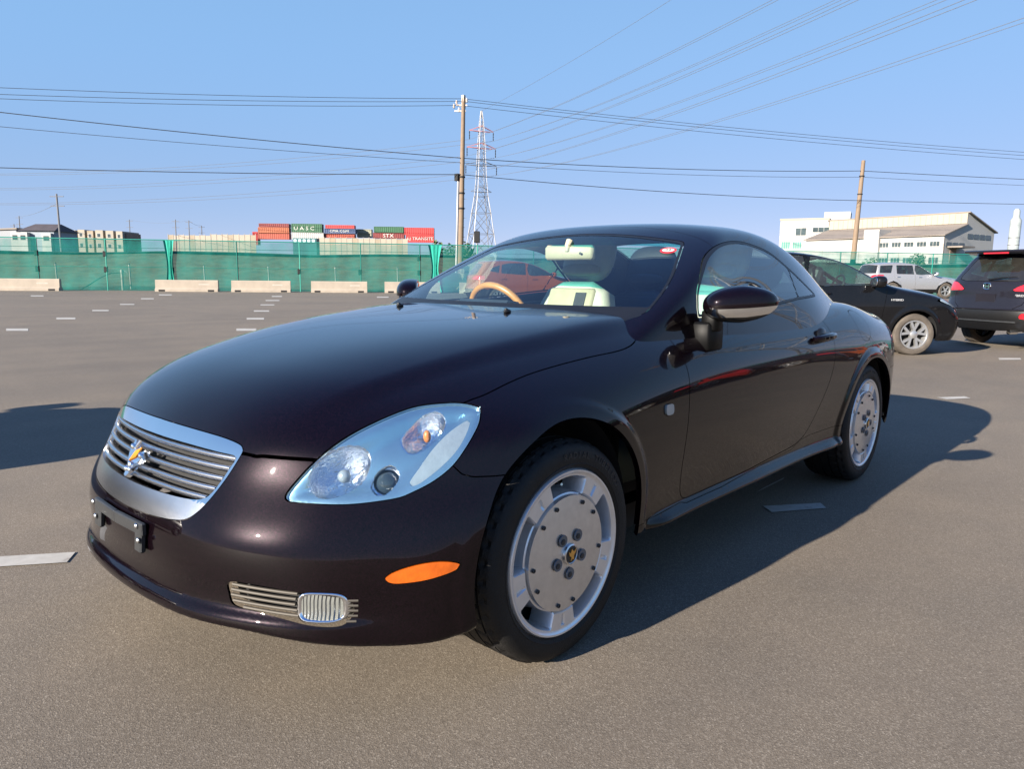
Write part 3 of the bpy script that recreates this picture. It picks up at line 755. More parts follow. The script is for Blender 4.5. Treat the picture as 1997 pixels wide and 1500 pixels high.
d=region(cab,(cab[0][:,0],cab[0][:,1]),RG,cab[1][:,2]>.2,.1); rg_m,cab=split(cab,d,.001)
hd=cab[0][:,0]+1.335-.22*cab[0][:,1]**2-(1.27-cab[0][:,2])*.25*(cab[0][:,2]<1.27)
fr_m,rf_m=clip(cab,-hd+.001),clip(cab,hd+.001)
hl_=clip(rf_m,1.17-rf_m[0][:,2]); mesh('headliner',hl_[0]-hl_[1]*.022,hl_[2][:,::-1],cream,coupe,N=-hl_[1])
panel('windscreen_frame',fr_m,paint,coupe,.02); panel('roof',rf_m,paint,coupe,.02)
# windscreen: black band round the edge, then clear glass
d=region(ws_m,yz(ws_m),wsp,np.ones(len(ws_m[0]),bool),.2)
V=ws_m[0]; low=V[:,0]-(-.505-.26*V[:,1]**2-.14*V[:,1]**4-.048)
dd=np.maximum(d+.009,low)
wg,wb=clip(ws_m,dd),clip(ws_m,-dd)
top=(-(wg[0][:,2]-1.238+.05*wg[0][:,1]**2)); wt=clip(wg,top); wg=clip(wg,-top)
wsg=mesh('windscreen',wg[0]-wg[1]*.001,wg[2],ws_glass,coupe,N=wg[1]); mesh('shade_band',wt[0]-wt[1]*.001,wt[2],shade_glass,wsg,N=wt[1]); mesh('windscreen_edge_band',wb[0],wb[2],trim,wsg,N=wb[1])
d=region(rg_m,(rg_m[0][:,0],rg_m[0][:,1]),RG,np.ones(len(rg_m[0]),bool),.2)
mesh('rear_window',clip(rg_m,d+.01)[0],clip(rg_m,d+.01)[2],ws_glass,coupe,N=clip(rg_m,d+.01)[1]); wb=clip(rg_m,-d-.01); mesh('window_seal',wb[0],wb[2],trim,coupe,N=wb[1])
for s in (1,-1):
    m=side(sg_m,s); d=region(m,xz(m),sgp,np.ones(len(m[0]),bool),.2)
    div=np.abs(m[0][:,0]+1.925-(m[0][:,2]-1.195)*-.324)-.006
    seal=np.minimum(-d-.012,0)          # outside glass: within 12 mm of the edge
    g_=clip(m,np.maximum(d+.011,-div)); sl_=clip(m,-np.maximum(d+.011,-div))
    xd=lambda q:q[0][:,0]+1.925-(q[0][:,2]-1.195)*-.324
    mesh('door_glass',*[(a[0]-a[1]*.001,a[2]) for a in [clip(g_,-xd(g_))]][0],side_glass,coupe,N=clip(g_,-xd(g_))[1])
    a=clip(g_,xd(g_)); mesh('quarter_glass',a[0]-a[1]*.001,a[2],side_glass,coupe,N=a[1])
    mesh('window_seal',sl_[0],sl_[2],trim,coupe,N=sl_[1])
# washer nozzles
for y in (.305,-.305):
    h=ray_hit(body,np.array([-.376,y,1.3]),np.array([0,0,-1.]),0,.6,400)
    nz=MB().ell(h+[0,0,.004],(.018,.010,.009),12,8); nz.ell(h+[.006,0,.011],(.007,.007,.006),8,6); nz.build('washer_nozzle',trim,coupe,True)
# door handle, mirror
def sy(x,z):
    h=ray_hit(body,np.array([x,1.3,z]),np.array([0,-1.,0]),0,1.0,500); return h[1]
def sx_frame(dx,dy):
    e=np.array([dx,dy,0.]); e/=np.linalg.norm(e); return e
for s in (1,-1):
    y=sy(-1.955,.826)
    MB().ell((-1.955,s*(y-.006),.826),(.052,.018,.046),20,12,p=.9).build('handle_recess',gloss_black,doors[s],True)
    P=[(-1.835,y+.004,.824),(-1.86,y+.022,.826),(-1.92,y+.034,.829),(-1.98,y+.034,.831),(-2.05,y+.022,.832),(-2.075,y+.004,.832)]
    P=sgn(spline_open(P,4),s); h=MB().tube(P,[.010+.0085*math.sin(math.pi*i/(len(P)-1)) for i in range(len(P))],10).build('door_handle',paint,doors[s],True)
    e=np.array([-.70,.714,.02]); e/=np.linalg.norm(e); w=np.array([.714,.70,0.]); u=np.cross(e,w)*-1
    u=u if u[2]>0 else -u; Rm=np.array([e,w,u]); c=np.array([-.952,.922,1.006])
    n,m_=36,24; V=[]
    for i in range(m_+1):
        t_=-math.pi/2+math.pi*i/m_
        for k in range(n):
            a=2*math.pi*k/n; ca,sa=math.cos(a),math.sin(a); ct,st=math.cos(t_),math.sin(t_)
            pw=lambda v,p_:math.copysign(abs(v)**p_,v)
            X=.134*pw(ct,.8)*pw(ca,.8); Y=.075*pw(ct,.8)*pw(sa,.8); Z=.068*pw(st,.85)
            tp=1-.22*max(0,X/.134)-.08*max(0,-X/.134); Z=Z*tp+.006*(X/.134)
            if Y<0: Y=max(Y,-.035)
            V.append((X,Y,Z))
    V=sgn(np.array(V)@Rm+c,s); secs={'u':[],'c':[],'l':[]}
    for i in range(m_):
        key='l' if i<7 else ('c' if i<11 else 'u')
        for k in range(n): secs[key].append((i*n+k,i*n+(k+1)%n,(i+1)*n+(k+1)%n,(i+1)*n+k)[::s])
    def sub(F):
        F=np.array(F); u_,iv=np.unique(F,return_inverse=True); return V[u_],iv.reshape(F.shape)
    mir=mesh('door_mirror',*sub(secs['u']),paint,coupe,True)
    vv,ff=sub(secs['c']); mesh('mirror_chrome_strip',vv,ff,chrome,mir,True)
    mesh('mirror_underside',*sub(secs['l']),gloss_black,mir,True)
    ft=MB(); ft.box((-.925,.800*s,.884),(.058,.05,.054),None,.010); ft.box((-.914,.834*s,.944),(.034,.030,.040),None,.009)
    ft.build('mirror_foot',foot_black,mir,True,50)
    MB().ell(sgn(c-w*.036,s),(.108,.004,.05),20,8,Rm*[[1],[1],[1]] if s>0 else Rm*[1,-1,1]).build('mirror_glass',chrome,mir,True)
# wheels
def rim_mesh(name,half_open=20.5):
    rs=np.array([.015,.05,.09,.13,.160,.1665,.1675,.1685,.172,.176,.180,.19,.204,.2125,.2145,.2165,.2185,.2205,.2225,.225,.230,.234,.239,.2435,.2445,.243])
    nt_=360; th=np.arange(nt_)/nt_*2*math.pi
    Rg,Tg=np.meshgrid(rs,th,indexing='ij')
    ang=(np.degrees(Tg)-92+36)%72-36
    inside=sstep(half_open+1.2,half_open-1.8,np.abs(ang))*sstep(.170,.178,Rg)*sstep(.2225,.2140,Rg)
    y=np.zeros_like(Rg)
    y+=np.where(Rg<.1672,.008*(1-(Rg/.1672)**2)+.004,0)             # flat centre disc, slightly domed
    y-=.010*((Rg>.1672)&(Rg<.1700))
    y-=.075*inside
    y-=.006*sstep(.176,.17,Rg)*(Rg>.1695)
    sp=np.abs(((np.degrees(Tg)-92)%72)-36)                            # groove along each block
    y-=.007*((sp<1.1)&(Rg>.184)&(Rg<.2165))
    y+=.006*sstep(.225,.236,Rg)-.010*sstep(.239,.2445,Rg)-.03*(Rg==.243)
    V=np.stack([Rg*np.cos(Tg),y,Rg*np.sin(Tg)],-1).reshape(-1,3); n=nt_; F=[]
    deep=(inside>.97).reshape(-1)
    for j in range(len(rs)-1):
        for i in range(n):
            q=(j*n+i,j*n+(i+1)%n,(j+1)*n+(i+1)%n,(j+1)*n+i)
            if deep[list(q)].all(): continue
            F.append(q[::-1])
    o=mesh(name,V,F,rim_m,None,True,angle=32); o.data.materials.append(disc_m)
    mi=np.array([1 if (abs(p_.center[0])**2+p_.center[2]**2)<.1674**2 else 0 for p_ in o.data.polygons]); o.data.polygons.foreach_set('material_index',mi.tolist())
    return o
lug_m=pbr('lug_recess',(.13,.15,.18),.35,.5)
def make_coupe_wheel():
    w=bpy.data.objects.new('wheel',None); COL.objects.link(w)
    prof=[(.2405,-.012),(.2445,-.004),(.250,.000),(.2555,.002),(.257,.0035),(.2585,.002),(.275,.0035),(.295,.001),(.306,-.005),(.3135,-.014),(.3175,-.026)]
    for k,yy in enumerate((-.042,-.085,-.13,-.172)):
        prof+=[(.3215,yy+.012),(.3225,yy+.004),(.3155,yy+.003),(.3155,yy-.003),(.3225,yy-.004)]
    prof+=[(.3175,-.215),(.305,-.235),(.27,-.245),(.24,-.235)]
    tb=MB().lathe(prof,240); P=np.array(tb.V)          # cut tread blocks into the outer ribs and shoulder
    rr=np.hypot(P[:,0],P[:,2]); k=np.arange(len(P))%240; yy=P[:,1]
    cut=((yy<-.016)&(yy>-.036)&(rr>.305)&(k%6<2))|((yy<-.045)&(yy>-.075)&(rr>.3195)&((k+2)%6<1))|((yy<-.19)&(yy>-.24)&(rr>.30)&(k%6<2))
    P[cut,0]*=.983; P[cut,2]*=.983; tb.V=[tuple(q) for q in P]
    ty=tb.build('tyre',rubber,w,True,30)
    rm=rim_mesh('rim'); rm.parent=w; rm.location=(0,-.004,0)
    MB().lathe([(.235,-.03),(.225,-.06),(.218,-.16),(.222,-.2)],64).build('rim_barrel',satin,w,True)
    MB().lathe([(.03,-.075),(.165,-.075),(.165,-.10),(.03,-.10)],48).build('brake_disc',gun,w,True,30)
    MB().lathe([(.0,-.11),(.225,-.11)],32).build('wheel_backing',dark,w)
    for k in range(10):
        b=k//2*72+92+36+(13 if k%2 else -13); a=R_(b); c=np.array([.150*math.cos(a),.005,.150*math.sin(a)])
        bb=MB().lathe([(.0064,-.002),(.0064,.0012),(.005,.0025),(.003,.0025),(.0026,.0005),(0,.0005)],14,'y',c); bb.build('rim_bolt',gun,w,True,30)
    for k in range(5):
        a=R_(k*72+18+36); c=np.array([.058*math.cos(a),.0,.058*math.sin(a)])
        MB().lathe([(.0180,.0110),(.0172,.0135),(.0165,.0128),(0,.0128)],20,'y',c).build('lug_hole',lug_m,w,True,30)
        MB().lathe([(.0085,.0125),(.0085,.0150),(.0,.0155)],6,'y',c+[.0015,0,-.002]).build('lug_nut',gun,w)
    MB().lathe([(.031,.008),(.030,.015),(.026,.017),(.0245,.0155),(0,.0160)],32).build('hub_cap',satin,w,True,40)
    MB().lathe([(.0243,.0163),(0,.0166)],24).build('cap_disc',gun,w)
    MB().prism([(-.014,.004),(-.016,.014),(-.006,.008),(.002,.018),(.008,.006),(.016,.012),(.012,-.002),(.004,-.006),(.008,-.018),(-.002,-.012),(-.008,-.018),(-.006,-.004)],.0166,.0195,lambda a,b,t:(a,t,b)).build('hub_emblem',gold,w)
    MB().tube([(.20*math.cos(R_(86)),-.03,.20*math.sin(R_(86))),(.205*math.cos(R_(84)),-.008,.205*math.sin(R_(84)))],.004,8).build('valve',satin,w,True)
    return w
wheel=make_coupe_wheel()
# raised lettering on the tyre wall
lt='RADIAL TUBELESS'
for i,ch in enumerate(lt):
    if ch==' ': continue
    a=R_(86+i*4.3); o=link('tyre_letter',text_mesh(ch,.027,.0012),gun,wheel)
    rr=.281; up=Vector((math.cos(a),0,math.sin(a))); xr=Vector((math.sin(a),0,-math.cos(a)))
    o.matrix_local=axes_matrix(Vector((rr*math.cos(a),.0028,rr*math.sin(a))),-xr,up,(-xr).cross(up))
wheel.parent=coupe
for k,(x,s) in enumerate(((0,1),(-2.62,1),(0,-1),(-2.62,-1))):
    w=wheel if k==0 else copy_tree(wheel,coupe)
    w.location=(x,.893*s,.3225); w.rotation_euler=(0,R_(0 if k==0 else 14*k),0 if s>0 else math.pi)
for x,rr in ((0,.405),(-2.62,.40)):
    for s in (1,-1):
        MB().lathe([(rr,s*(.815 if x==0 else .86)),(rr,s*.55),(.05,s*.55)],40,'y',(x,0,.322),-.25,math.pi+.25).build('wheel_liner',dark,coupe,True)
ub=MB(); ub.box((-1.3,0,.24),(.88,.70,.045)); ub.box((-3.1,0,.30),(.12,.60,.06)); ub.box((.3,0,.27),(.30,.5,.05)); ub.box((-2.62,0,.30),(.3,.5,.03)); ub.box((0,0,.30),(.35,.5,.03))
ub.box((-1.31,0,.185),(1.4,.12,.03)); ub.build('underbody',dark,coupe)
for s in (1,-1): MB().prism([(.42,.235),(.30,.235),(.30,.175),(.33,.155),(.38,.155),(.41,.175)],.68*s,.76*s,lambda a,b,t:(a,t,b)).build('air_deflector',trim,coupe)
# interior
it=MB(); it.box((-1.5,0,.36),(1.05,.72,.02)); it.box((-2.62,0,.66),(.03,.68,.30)); it.box((-.56,0,.62),(.03,.66,.28)); it.build('cabin_floor',dark,coupe)
ds=MB(); ds.prism([(-.60,.90),(-.72,.945),(-.86,.955),(-.98,.93),(-1.04,.86),(-1.04,.66),(-.60,.66)],-.70,.70,lambda a,b,t:(a,t,b)); ds.build('dashboard',dleather,coupe,True,40)
MB().prism([(-.88,.945),(-.93,.985),(-1.01,.975),(-1.05,.93),(-1.03,.88),(-.9,.9)],-.52,-.2,lambda a,b,t:(a,t,b)).build('instrument_hood',dleather,coupe,True,40)
for s in (1,-1): MB().prism([(-.72,.93),(-2.15,.955),(-2.15,.40),(-.72,.40)],s*.715,s*.745,lambda a,b,t:(a,t,b)).build('door_trim',dleather,coupe)
def seat(name,x,y,mb,mi,mh,zs_=.49):
    b=MB()
    P=np.array([(-.24,-.02),(-.26,.22),(-.25,.42),(-.20,.55),(-.10,.60),(.10,.60),(.20,.55),(.25,.42),(.26,.22),(.24,-.02)])
    lean=R_(20); V=[];F=[]; n=len(P)
    for off,k in ((-.06,.9),(-.035,1),(.045,1),(.075,.90),(.075,.55)):
        for a,h in P:
            hh=.28+(h-.28)*k; aa=a*k; V.append((x+off*math.cos(lean)-hh*math.sin(lean),y+aa,zs_+hh*math.cos(lean)+off*math.sin(lean)))
    for j in range(4):
        for i in range(n): F.append((j*n+i,(j+1)*n+i,(j+1)*n+(i+1)%n,j*n+(i+1)%n))
    F+= [tuple(range(n)),tuple(4*n+i for i in range(n))[::-1]]
    b.add(V,F); b.box((x+.22,y,zs_+.01),(.27,.25,.07),None,.05)
    st=b.build(name,mb,coupe,True,50)
    e=np.array([math.cos(lean),0,math.sin(lean)]); u=np.array([-math.sin(lean),0,math.cos(lean)]); o=np.array([x,y,zs_])
    Rm=np.array([e,(0,1,0),u])
    MB().box(o+u*.36+e*.075,(.016,.155,.19),Rm,.014).build('seat_insert',mi,st,True,50)
    MB().ell(o+u*.755-e*.0,(.055,.165,.14),24,14,Rm,.7).build('headrest',mh,st,True)
    MB().ell(o+u*.665+e*.048,(.02,.13,.035),20,10,Rm,.7).build('headrest_sunlit_bit',mi,st,True)  # added shape for the sunlit foot of the headrest, repeated on every seat
    for q in (-.05,.05): MB().tube([o+u*.55+[0,q,0],o+u*.66+[0,q,0]],.007,8).build('headrest_post',satin,st,True)
    return st
s1=seat('front_seat',-1.52,-.37,greyl,cream,greyl)
MB().box(np.array([-1.52,-.37+.075,.49])+np.array([-math.sin(R_(20)),0,math.cos(R_(20))])*.48+np.array([math.cos(R_(20)),0,math.sin(R_(20))])*.093,(.003,.035,.04),np.array([[math.cos(R_(20)),0,math.sin(R_(20))],[0,1,0],[-math.sin(R_(20)),0,math.cos(R_(20))]])).build('seat_label',gun,s1)
s1['label']='cream front seat behind the steering wheel'
seat('front_seat',-1.62,.36,greyl,greyl,greyl)
for y in (-.33,.33): seat('rear_seat',-2.10,y,dleather,dleather,dleather,.44)
swc=np.array([-1.055,-.365,.885]); ax_=np.array([-.90,0,.43]); sw=MB(); uu=np.array([.43,0,.90]); vv_=np.array([0,1.,0])
ring=[swc+.185*(math.cos(t_)*vv_+math.sin(t_)*uu) for t_ in np.linspace(0,2*math.pi,49)]
swo=MB().tube(ring,.0165,12,False).build('steering_wheel',tan,coupe,True)
for a in (0,180,270): MB().bar(swc+.03*ax_*0+.05*(math.cos(R_(a))*vv_+math.sin(R_(a))*uu),swc+.18*(math.cos(R_(a))*vv_+math.sin(R_(a))*uu),.035,.012,tuple(ax_),.004).build('wheel_spoke',dleather,swo)
MB().ell(swc+ax_*-.01,(.03,.075,.065),18,10,np.array([ax_,vv_,uu])).build('wheel_hub',dleather,swo,True)
MB().tube([swc,swc-ax_*.25],.03,10).build('steering_column',dleather,swo,True)
# rear-view mirror with its stalk
mv=np.array([-1.125,.0,1.205]); t_=R_(8); Rm=np.array([[math.cos(t_),math.sin(t_),0],[-math.sin(t_),math.cos(t_),0],[0,0,1]])
im=MB().box(mv,(.020,.128,.034),Rm,.013).build('interior_mirror',cream,coupe,True,60)
MB().tube([mv+[.018,0,.005],mv+[.016,0,.03],mv+[.0,0,.052]],[.012,.014,.018],10).build('mirror_stalk',cream,im,True)
MB().ell(mv+np.array([.0205,.075,-.004]),(.002,.006,.006),10,6).build('mirror_button',ink,im,True)
# round sticker in the corner of the windscreen
def ws_pt(y,z):
    h=ray_hit(cabin,np.array([.2,y,z]),np.array([-1.,0,0]),0,2,800); return h
h=ws_pt(.525,1.205); g_=grad(cabin,h[None])[0]; g_/=np.linalg.norm(g_)
ex=np.cross([0,0,1.],g_); ex/=np.linalg.norm(ex); ey=np.cross(g_,ex)
fdisc=lambda r1,r2,o,n=28:[tuple(h-g_*.006*0+g_*o+ex*r1*math.cos(a)+ey*r2*math.sin(a)) for a in np.linspace(0,2*math.pi,n+1)[:-1]]
sk=mesh('windscreen_sticker',fdisc(.034,.031,.003),[tuple(range(28))],stick_r,coupe)
mesh('sticker_centre',fdisc(.025,.0165,.0045),[tuple(range(28))],stick_w,sk)
put_text('sticker_number','02',.026,h+g_*.0055,ex,ey,ink,sk,.0006)
# ------------------------------------------------------------------ ground and setting
CAMV=np.array(CAM)
def ray_px(x,y): return cd+(x-998.5)/FPX*cr-(y-750)/FPX*cu
def at(x,y,dep): return CAMV+ray_px(x,y)*dep
def gnd(x,y,z=0.):
    D=ray_px(x,y); return CAMV+D*((z-CAMV[2])/D[2])
def asphalt():
    m,nt=new_mat('asphalt'); b=nt.nodes.new('ShaderNodeBsdfPrincipled')
    tc=nt.nodes.new('ShaderNodeTexCoord'); v=nt.nodes.new('ShaderNodeTexVoronoi'); v.inputs['Scale'].default_value=300
    nt.links.new(tc.outputs['Object'],v.inputs['Vector'])
    st=ramp(nt,v.outputs['Color'],[(.0,(.105,.086,.066)),(.35,(.145,.121,.094)),(.7,(.178,.150,.118)),(1,(.30,.262,.215))])
    n1=noise(nt,.22,5); n2=noise(nt,1.7,6,.65); n3=noise(nt,55,3)
    big=ramp(nt,n1.outputs[0],[(.3,(.86,.86,.87)),(.7,(1.10,1.08,1.05))]); mid=ramp(nt,n2.outputs[0],[(.25,(.88,.89,.90)),(.6,(1.03,1.02,1.0)),(.8,(1.1,1.08,1.05))])
    c=mixc(nt,st.outputs[0],big.outputs[0],1.0,'MULTIPLY'); c=mixc(nt,c,mid.outputs[0],1.0,'MULTIPLY')
    tcs=nt.nodes.new('ShaderNodeTexCoord'); mp=nt.nodes.new('ShaderNodeMapping'); mp.inputs['Scale'].default_value=(.16,1.5,1); mp.inputs['Rotation'].default_value=(0,0,.5)
    n5=nt.nodes.new('ShaderNodeTexNoise'); n5.inputs['Scale'].default_value=1.0; n5.inputs['Detail'].default_value=5; nt.links.new(tcs.outputs['Object'],mp.inputs[0]); nt.links.new(mp.outputs[0],n5.inputs['Vector'])
    stk=ramp(nt,n5.outputs[0],[(.30,(.90,.90,.91)),(.5,(1,1,1)),(.72,(1.06,1.05,1.03))]); c=mixc(nt,c,stk.outputs[0],1.0,'MULTIPLY')
    n6=noise(nt,.35,7,.7); oil=ramp(nt,n6.outputs[0],[(.24,(.62,.60,.58)),(.31,(1,1,1))]); c=mixc(nt,c,oil.outputs[0],.8,'MULTIPLY')
    n4=noise(nt,.9,2,.5); sp=ramp(nt,n4.outputs[0],[(.70,(1,1,1)),(.76,(.72,.70,.68))]); c=mixc(nt,c,sp.outputs[0],.75,'MULTIPLY')
    nt.links.new(c,b.inputs['Base Color']); b.inputs['Roughness'].default_value=.82; b.inputs['Specular IOR Level'].default_value=.35
    bp=nt.nodes.new('ShaderNodeBump'); bp.inputs['Strength'].default_value=.22; bp.inputs['Distance'].default_value=.003
    mx=nt.nodes.new('ShaderNodeMath'); mx.operation='ADD'; nt.links.new(v.outputs['Distance'],mx.inputs[0]); nt.links.new(n3.outputs[0],mx.inputs[1])
    nt.links.new(mx.outputs[0],bp.inputs['Height']); nt.links.new(bp.outputs[0],b.inputs['Normal'])
    out_(nt,b.outputs[0]); return m
asph=asphalt()
grass_m=pbr('dry_grass',(.075,.085,.048),.95,0,.45,1.3,.6,9)
FD=np.array([-.795,.607,0]); FD/=np.linalg.norm(FD); FNn=np.array([-FD[1],FD[0],0]); FNn=FNn if FNn@(-CAMV)>0 else -FNn
FNn=np.array([-.607,-.795,0]); F0=np.array([-10.6,-44.0,0.])
def fp_(t,o=0,z=0): return F0+FD*t+FNn*o+np.array([0,0,z])
mesh('terrain',[(-3000,-3000,-.12),(3000,-3000,-.12),(3000,3000,-.12),(-3000,3000,-.12)],[(0,1,2,3)],grass_m)['kind']='structure'
q=[fp_(-120,1.0),fp_(150,1.0),fp_(150,-110),fp_(-120,-110)]
g=mesh('parking_lot',q,[(0,1,2,3)],asph); g['kind']='structure'
# bank beyond the fence
V=[];F=[]; ts=np.linspace(-140,220,60); os_=[1.2,6,14,20,26,40,90]; hs=[-.1,.15,.9,2.3,2.75,2.8,.4]
for o_,h_ in zip(os_,hs):
    for t_ in ts: V.append(fp_(t_,o_,h_+.12*math.sin(t_*.31+o_)+.08*math.sin(t_*1.1)))
for j in range(6):
    for i in range(59): F.append((j*60+i,j*60+i+1,(j+1)*60+i+1,(j+1)*60+i))
mesh('grass_bank',V,F,grass_m,None,True)['kind']='structure'
conc=pbr('concrete',(.30,.27,.23),.85,0,.12,3,.2,60)
cream_c=pbr('cream_concrete',(.33,.28,.225),.8,0,.10,2.2,.15,50)
mesh('bank_road',[fp_(-140,20.5,2.93),fp_(220,20.5,2.93),fp_(220,25,3.02),fp_(-140,25,3.02)],[(0,1,2,3)],conc)['kind']='structure'
# painted dashes
def worn_paint():
    m,nt=new_mat('road_paint'); b=nt.nodes.new('ShaderNodeBsdfPrincipled'); n=noise(nt,26,8,.75); n2=noise(nt,5,3)
    a=nt.nodes.new('ShaderNodeMath'); a.operation='ADD'; nt.links.new(n.outputs[0],a.inputs[0]); nt.links.new(n2.outputs[0],a.inputs[1])
    r=ramp(nt,a.outputs[0],[(.335,(.14,.12,.10)),(.40,(.35,.33,.295)),(.60,(.43,.41,.37))]); nt.links.new(r.outputs[0],b.inputs['Base Color']); b.inputs['Roughness'].default_value=.75
    m.node_tree.nodes.update(); mm=a; 
    mr=nt.nodes.new('ShaderNodeMath'); mr.operation='MULTIPLY'; mr.inputs[1].default_value=.5; nt.links.new(a.outputs[0],mr.inputs[0]); nt.links.new(mr.outputs[0],r.inputs[0])
    out_(nt,b.outputs[0]); return m
wl=worn_paint()
DASH=[[(1488,987),(1600,981),(1611.5,991),(1505,999)],[(1826,775),(1881,773),(1893,776.6),(1847,779)],[(1947,698.2),(1990,698.2),(1992,701.5),(1949,702)],[(-60,1089),(147,1077),(130,1097),(-60,1109)],[(1474,961),(1490,951),(1530,931),(1527,935)]]
for x0,x1,y in ((12,55,643),(110,147,621),(180,212,605.5),(234,262,593.5),(275,300,582.5),(60,85,577),(461,500,643),(481,515,621.5),(495,525,606.5),(508,535,594.5),(518,545,586),(530,550,578),(735,758,579.5),(310,335,575)):
    w=max(1.0,(y-560)*.028); DASH.append([(x0,y-w),(x1,y-w),(x1,y+w),(x0,y+w)])
for k,dq in enumerate(DASH):
    P=[gnd(*c_,.004) for c_ in dq]; P=[(p_[0],p_[1],.004) for p_ in P]
    o=mesh('painted_dash',P,[(0,1,2,3)],wl); o['kind']='structure'
# ------------------------------------------------------------------ green net fence
def netting():
    m,nt=new_mat('green_net'); t=nt.nodes.new('ShaderNodeBsdfTransparent'); d=nt.nodes.new('ShaderNodeBsdfDiffuse'); tr=nt.nodes.new('ShaderNodeBsdfTranslucent')
    n=noise(nt,.55,4); rp=ramp(nt,n.outputs[0],[(.3,(.014,.19,.155)),(.7,(.035,.31,.255))])
    nt.links.new(rp.outputs[0],d.inputs[0]); nt.links.new(rp.outputs[0],tr.inputs[0])
    m1=nt.nodes.new('ShaderNodeMixShader'); m1.inputs[0].default_value=.35; nt.links.new(d.outputs[0],m1.inputs[1]); nt.links.new(tr.outputs[0],m1.inputs[2])
    n2=noise(nt,1.1,3); mr=nt.nodes.new('ShaderNodeMapRange'); mr.inputs['From Min'].default_value=.3; mr.inputs['From Max'].default_value=.7; mr.inputs['To Min'].default_value=.36; mr.inputs['To Max'].default_value=.60
    nt.links.new(n2.outputs[0],mr.inputs['Value'])
    m2=nt.nodes.new('ShaderNodeMixShader'); nt.links.new(mr.outputs[0],m2.inputs[0]); nt.links.new(t.outputs[0],m2.inputs[1]); nt.links.new(m1.outputs[0],m2.inputs[2])
    out_(nt,m2.outputs[0]); return m
net=netting(); netd=pbr('green_net_folded',(.01,.30,.22),.8); gpipe=pbr('green_pipe',(.015,.22,.17),.5,.2); wpipe=pbr('white_pipe',(.36,.34,.30),.5)
SP=3.42
def net_fence(label,t0,n,base,dirv,nrm,group=None):
    f=thing('net_fence',label,'fence',tuple(base+dirv*t0),math.atan2(dirv[1],dirv[0]))
    L=lambda t,o,z:(t,o,z); H=2.80; protos=[]
    for v in range(3):
        V=[];F=[]; a_,b_=RNG.uniform(0,6,2)
        for i in range(13):
            for j in range(9):
                u,w=i/12,j/8; V.append((u*SP,.06*math.sin(u*3.1416)*math.sin(w*6+a_)+.025*math.sin(u*19+b_),.02+w*(H-.04)-.04*math.sin(u*3.1416)*(w>.99)))
        for i in range(12):
            for j in range(8): F.append((i*9+j,(i+1)*9+j,(i+1)*9+j+1,i*9+j+1))
        o=mesh('net_panel',V,F,net,None,True); protos.append(o.data); bpy.data.objects.remove(o)
    pm=me_of(MB().lathe([(.03,-.02),(.03,H+.03),(.0,H+.04)],8,'z'),'post',gpipe)
    rm=me_of(MB().tube([(0,0,H),(SP,0,H)],.03,6),'top_rail',gpipe); r2=me_of(MB().tube([(0,.03,1.3),(SP,.03,1.3)],.014,5),'middle_rail',gpipe)
    cm=me_of(MB().box((0,.03,0),(.10,.06,.16),None,.03),'clamp',dark)
    for k in range(n+1):
        o=link('post',pm,None,f); o.location=(k*SP,0,0)
        if k<n:
            o=link('net_panel',protos[k%3],None,f); o.location=(k*SP,-.02,0)
            o=link('top_rail',rm,None,f); o.location=(k*SP,0,0)
            o=link('middle_rail',r2,None,f); o.location=(k*SP,0,0)
        if 6<k<22:
            for z in (1.15,2.0)[:1 if k%3==0 else 2]:
                if RNG.random()<.75: o=link('clamp',cm,None,f); o.location=(k*SP-.05,0,z)
    return f
nf=net_fence('long green netting fence on pipe posts along the far side of the lot',-34,46,F0,FD,FNn)
def fold(px,wid):
    D=ray_px(px,520); s_=np.array([[D[0],-FD[0]],[D[1],-FD[1]]]); t_=np.linalg.solve(s_,(F0-CAMV)[:2])[1]
    V=[];F=[]
    for j in range(12):
        w=j/11; wd_=wid*(.45+.55*abs(2*w-1)**1.5)
        for i in range(9): V.append((t_+34+(i/8-.5)*wd_,-.08-.05*math.cos(i*2.4),.03+w*2.75))
    for j in range(11):
        for i in range(8): F.append((j*9+i,j*9+i+1,j*9+10+i,j*9+9+i))
    mesh('gathered_net',V,F,netd,nf,True)
fold(332,.55); fold(848,.8)
net_fence('green netting fence beyond the right edge, seen only in the car body reflections',0,16,np.array([-4.,33.,0]),np.array([-.866,-.5,0]),np.array([-.5,.866,0]))
# white barrier blocks on the lot side
def tline(px,y,o):
    D=ray_px(px,y); A=np.array([[D[0],-FD[0]],[D[1],-FD[1]]]); b=(F0+FNn*o-CAMV)[:2]; return np.linalg.solve(A,b)[1]
bz_=[(-34,118),(304,426),(452,567),(607,716),(750,858)]
iv=[(tline(a,556,-1.1),tline(b,556,-1.1)) for a,b in bz_]
for k in range(7):
    l=iv[-1][1]-iv[-1][0]; s0=iv[-1][1]+1.15; iv.append((s0,s0+3.3))
iv.insert(0,(iv[0][0]-4.6,iv[0][0]-1.2))
where=['farthest left, half out of the frame','at the left edge of the frame, scuffed near its right end','right of the white standpipe, first of the evenly spaced run','second to the right of the standpipe','third to the right of the standpipe, before the car mirror','fourth right of the standpipe, partly behind the coupe mirror']+['hidden behind the coupe windscreen, number %s along'%w for w in ('one','two','three','four','five','six','seven')]
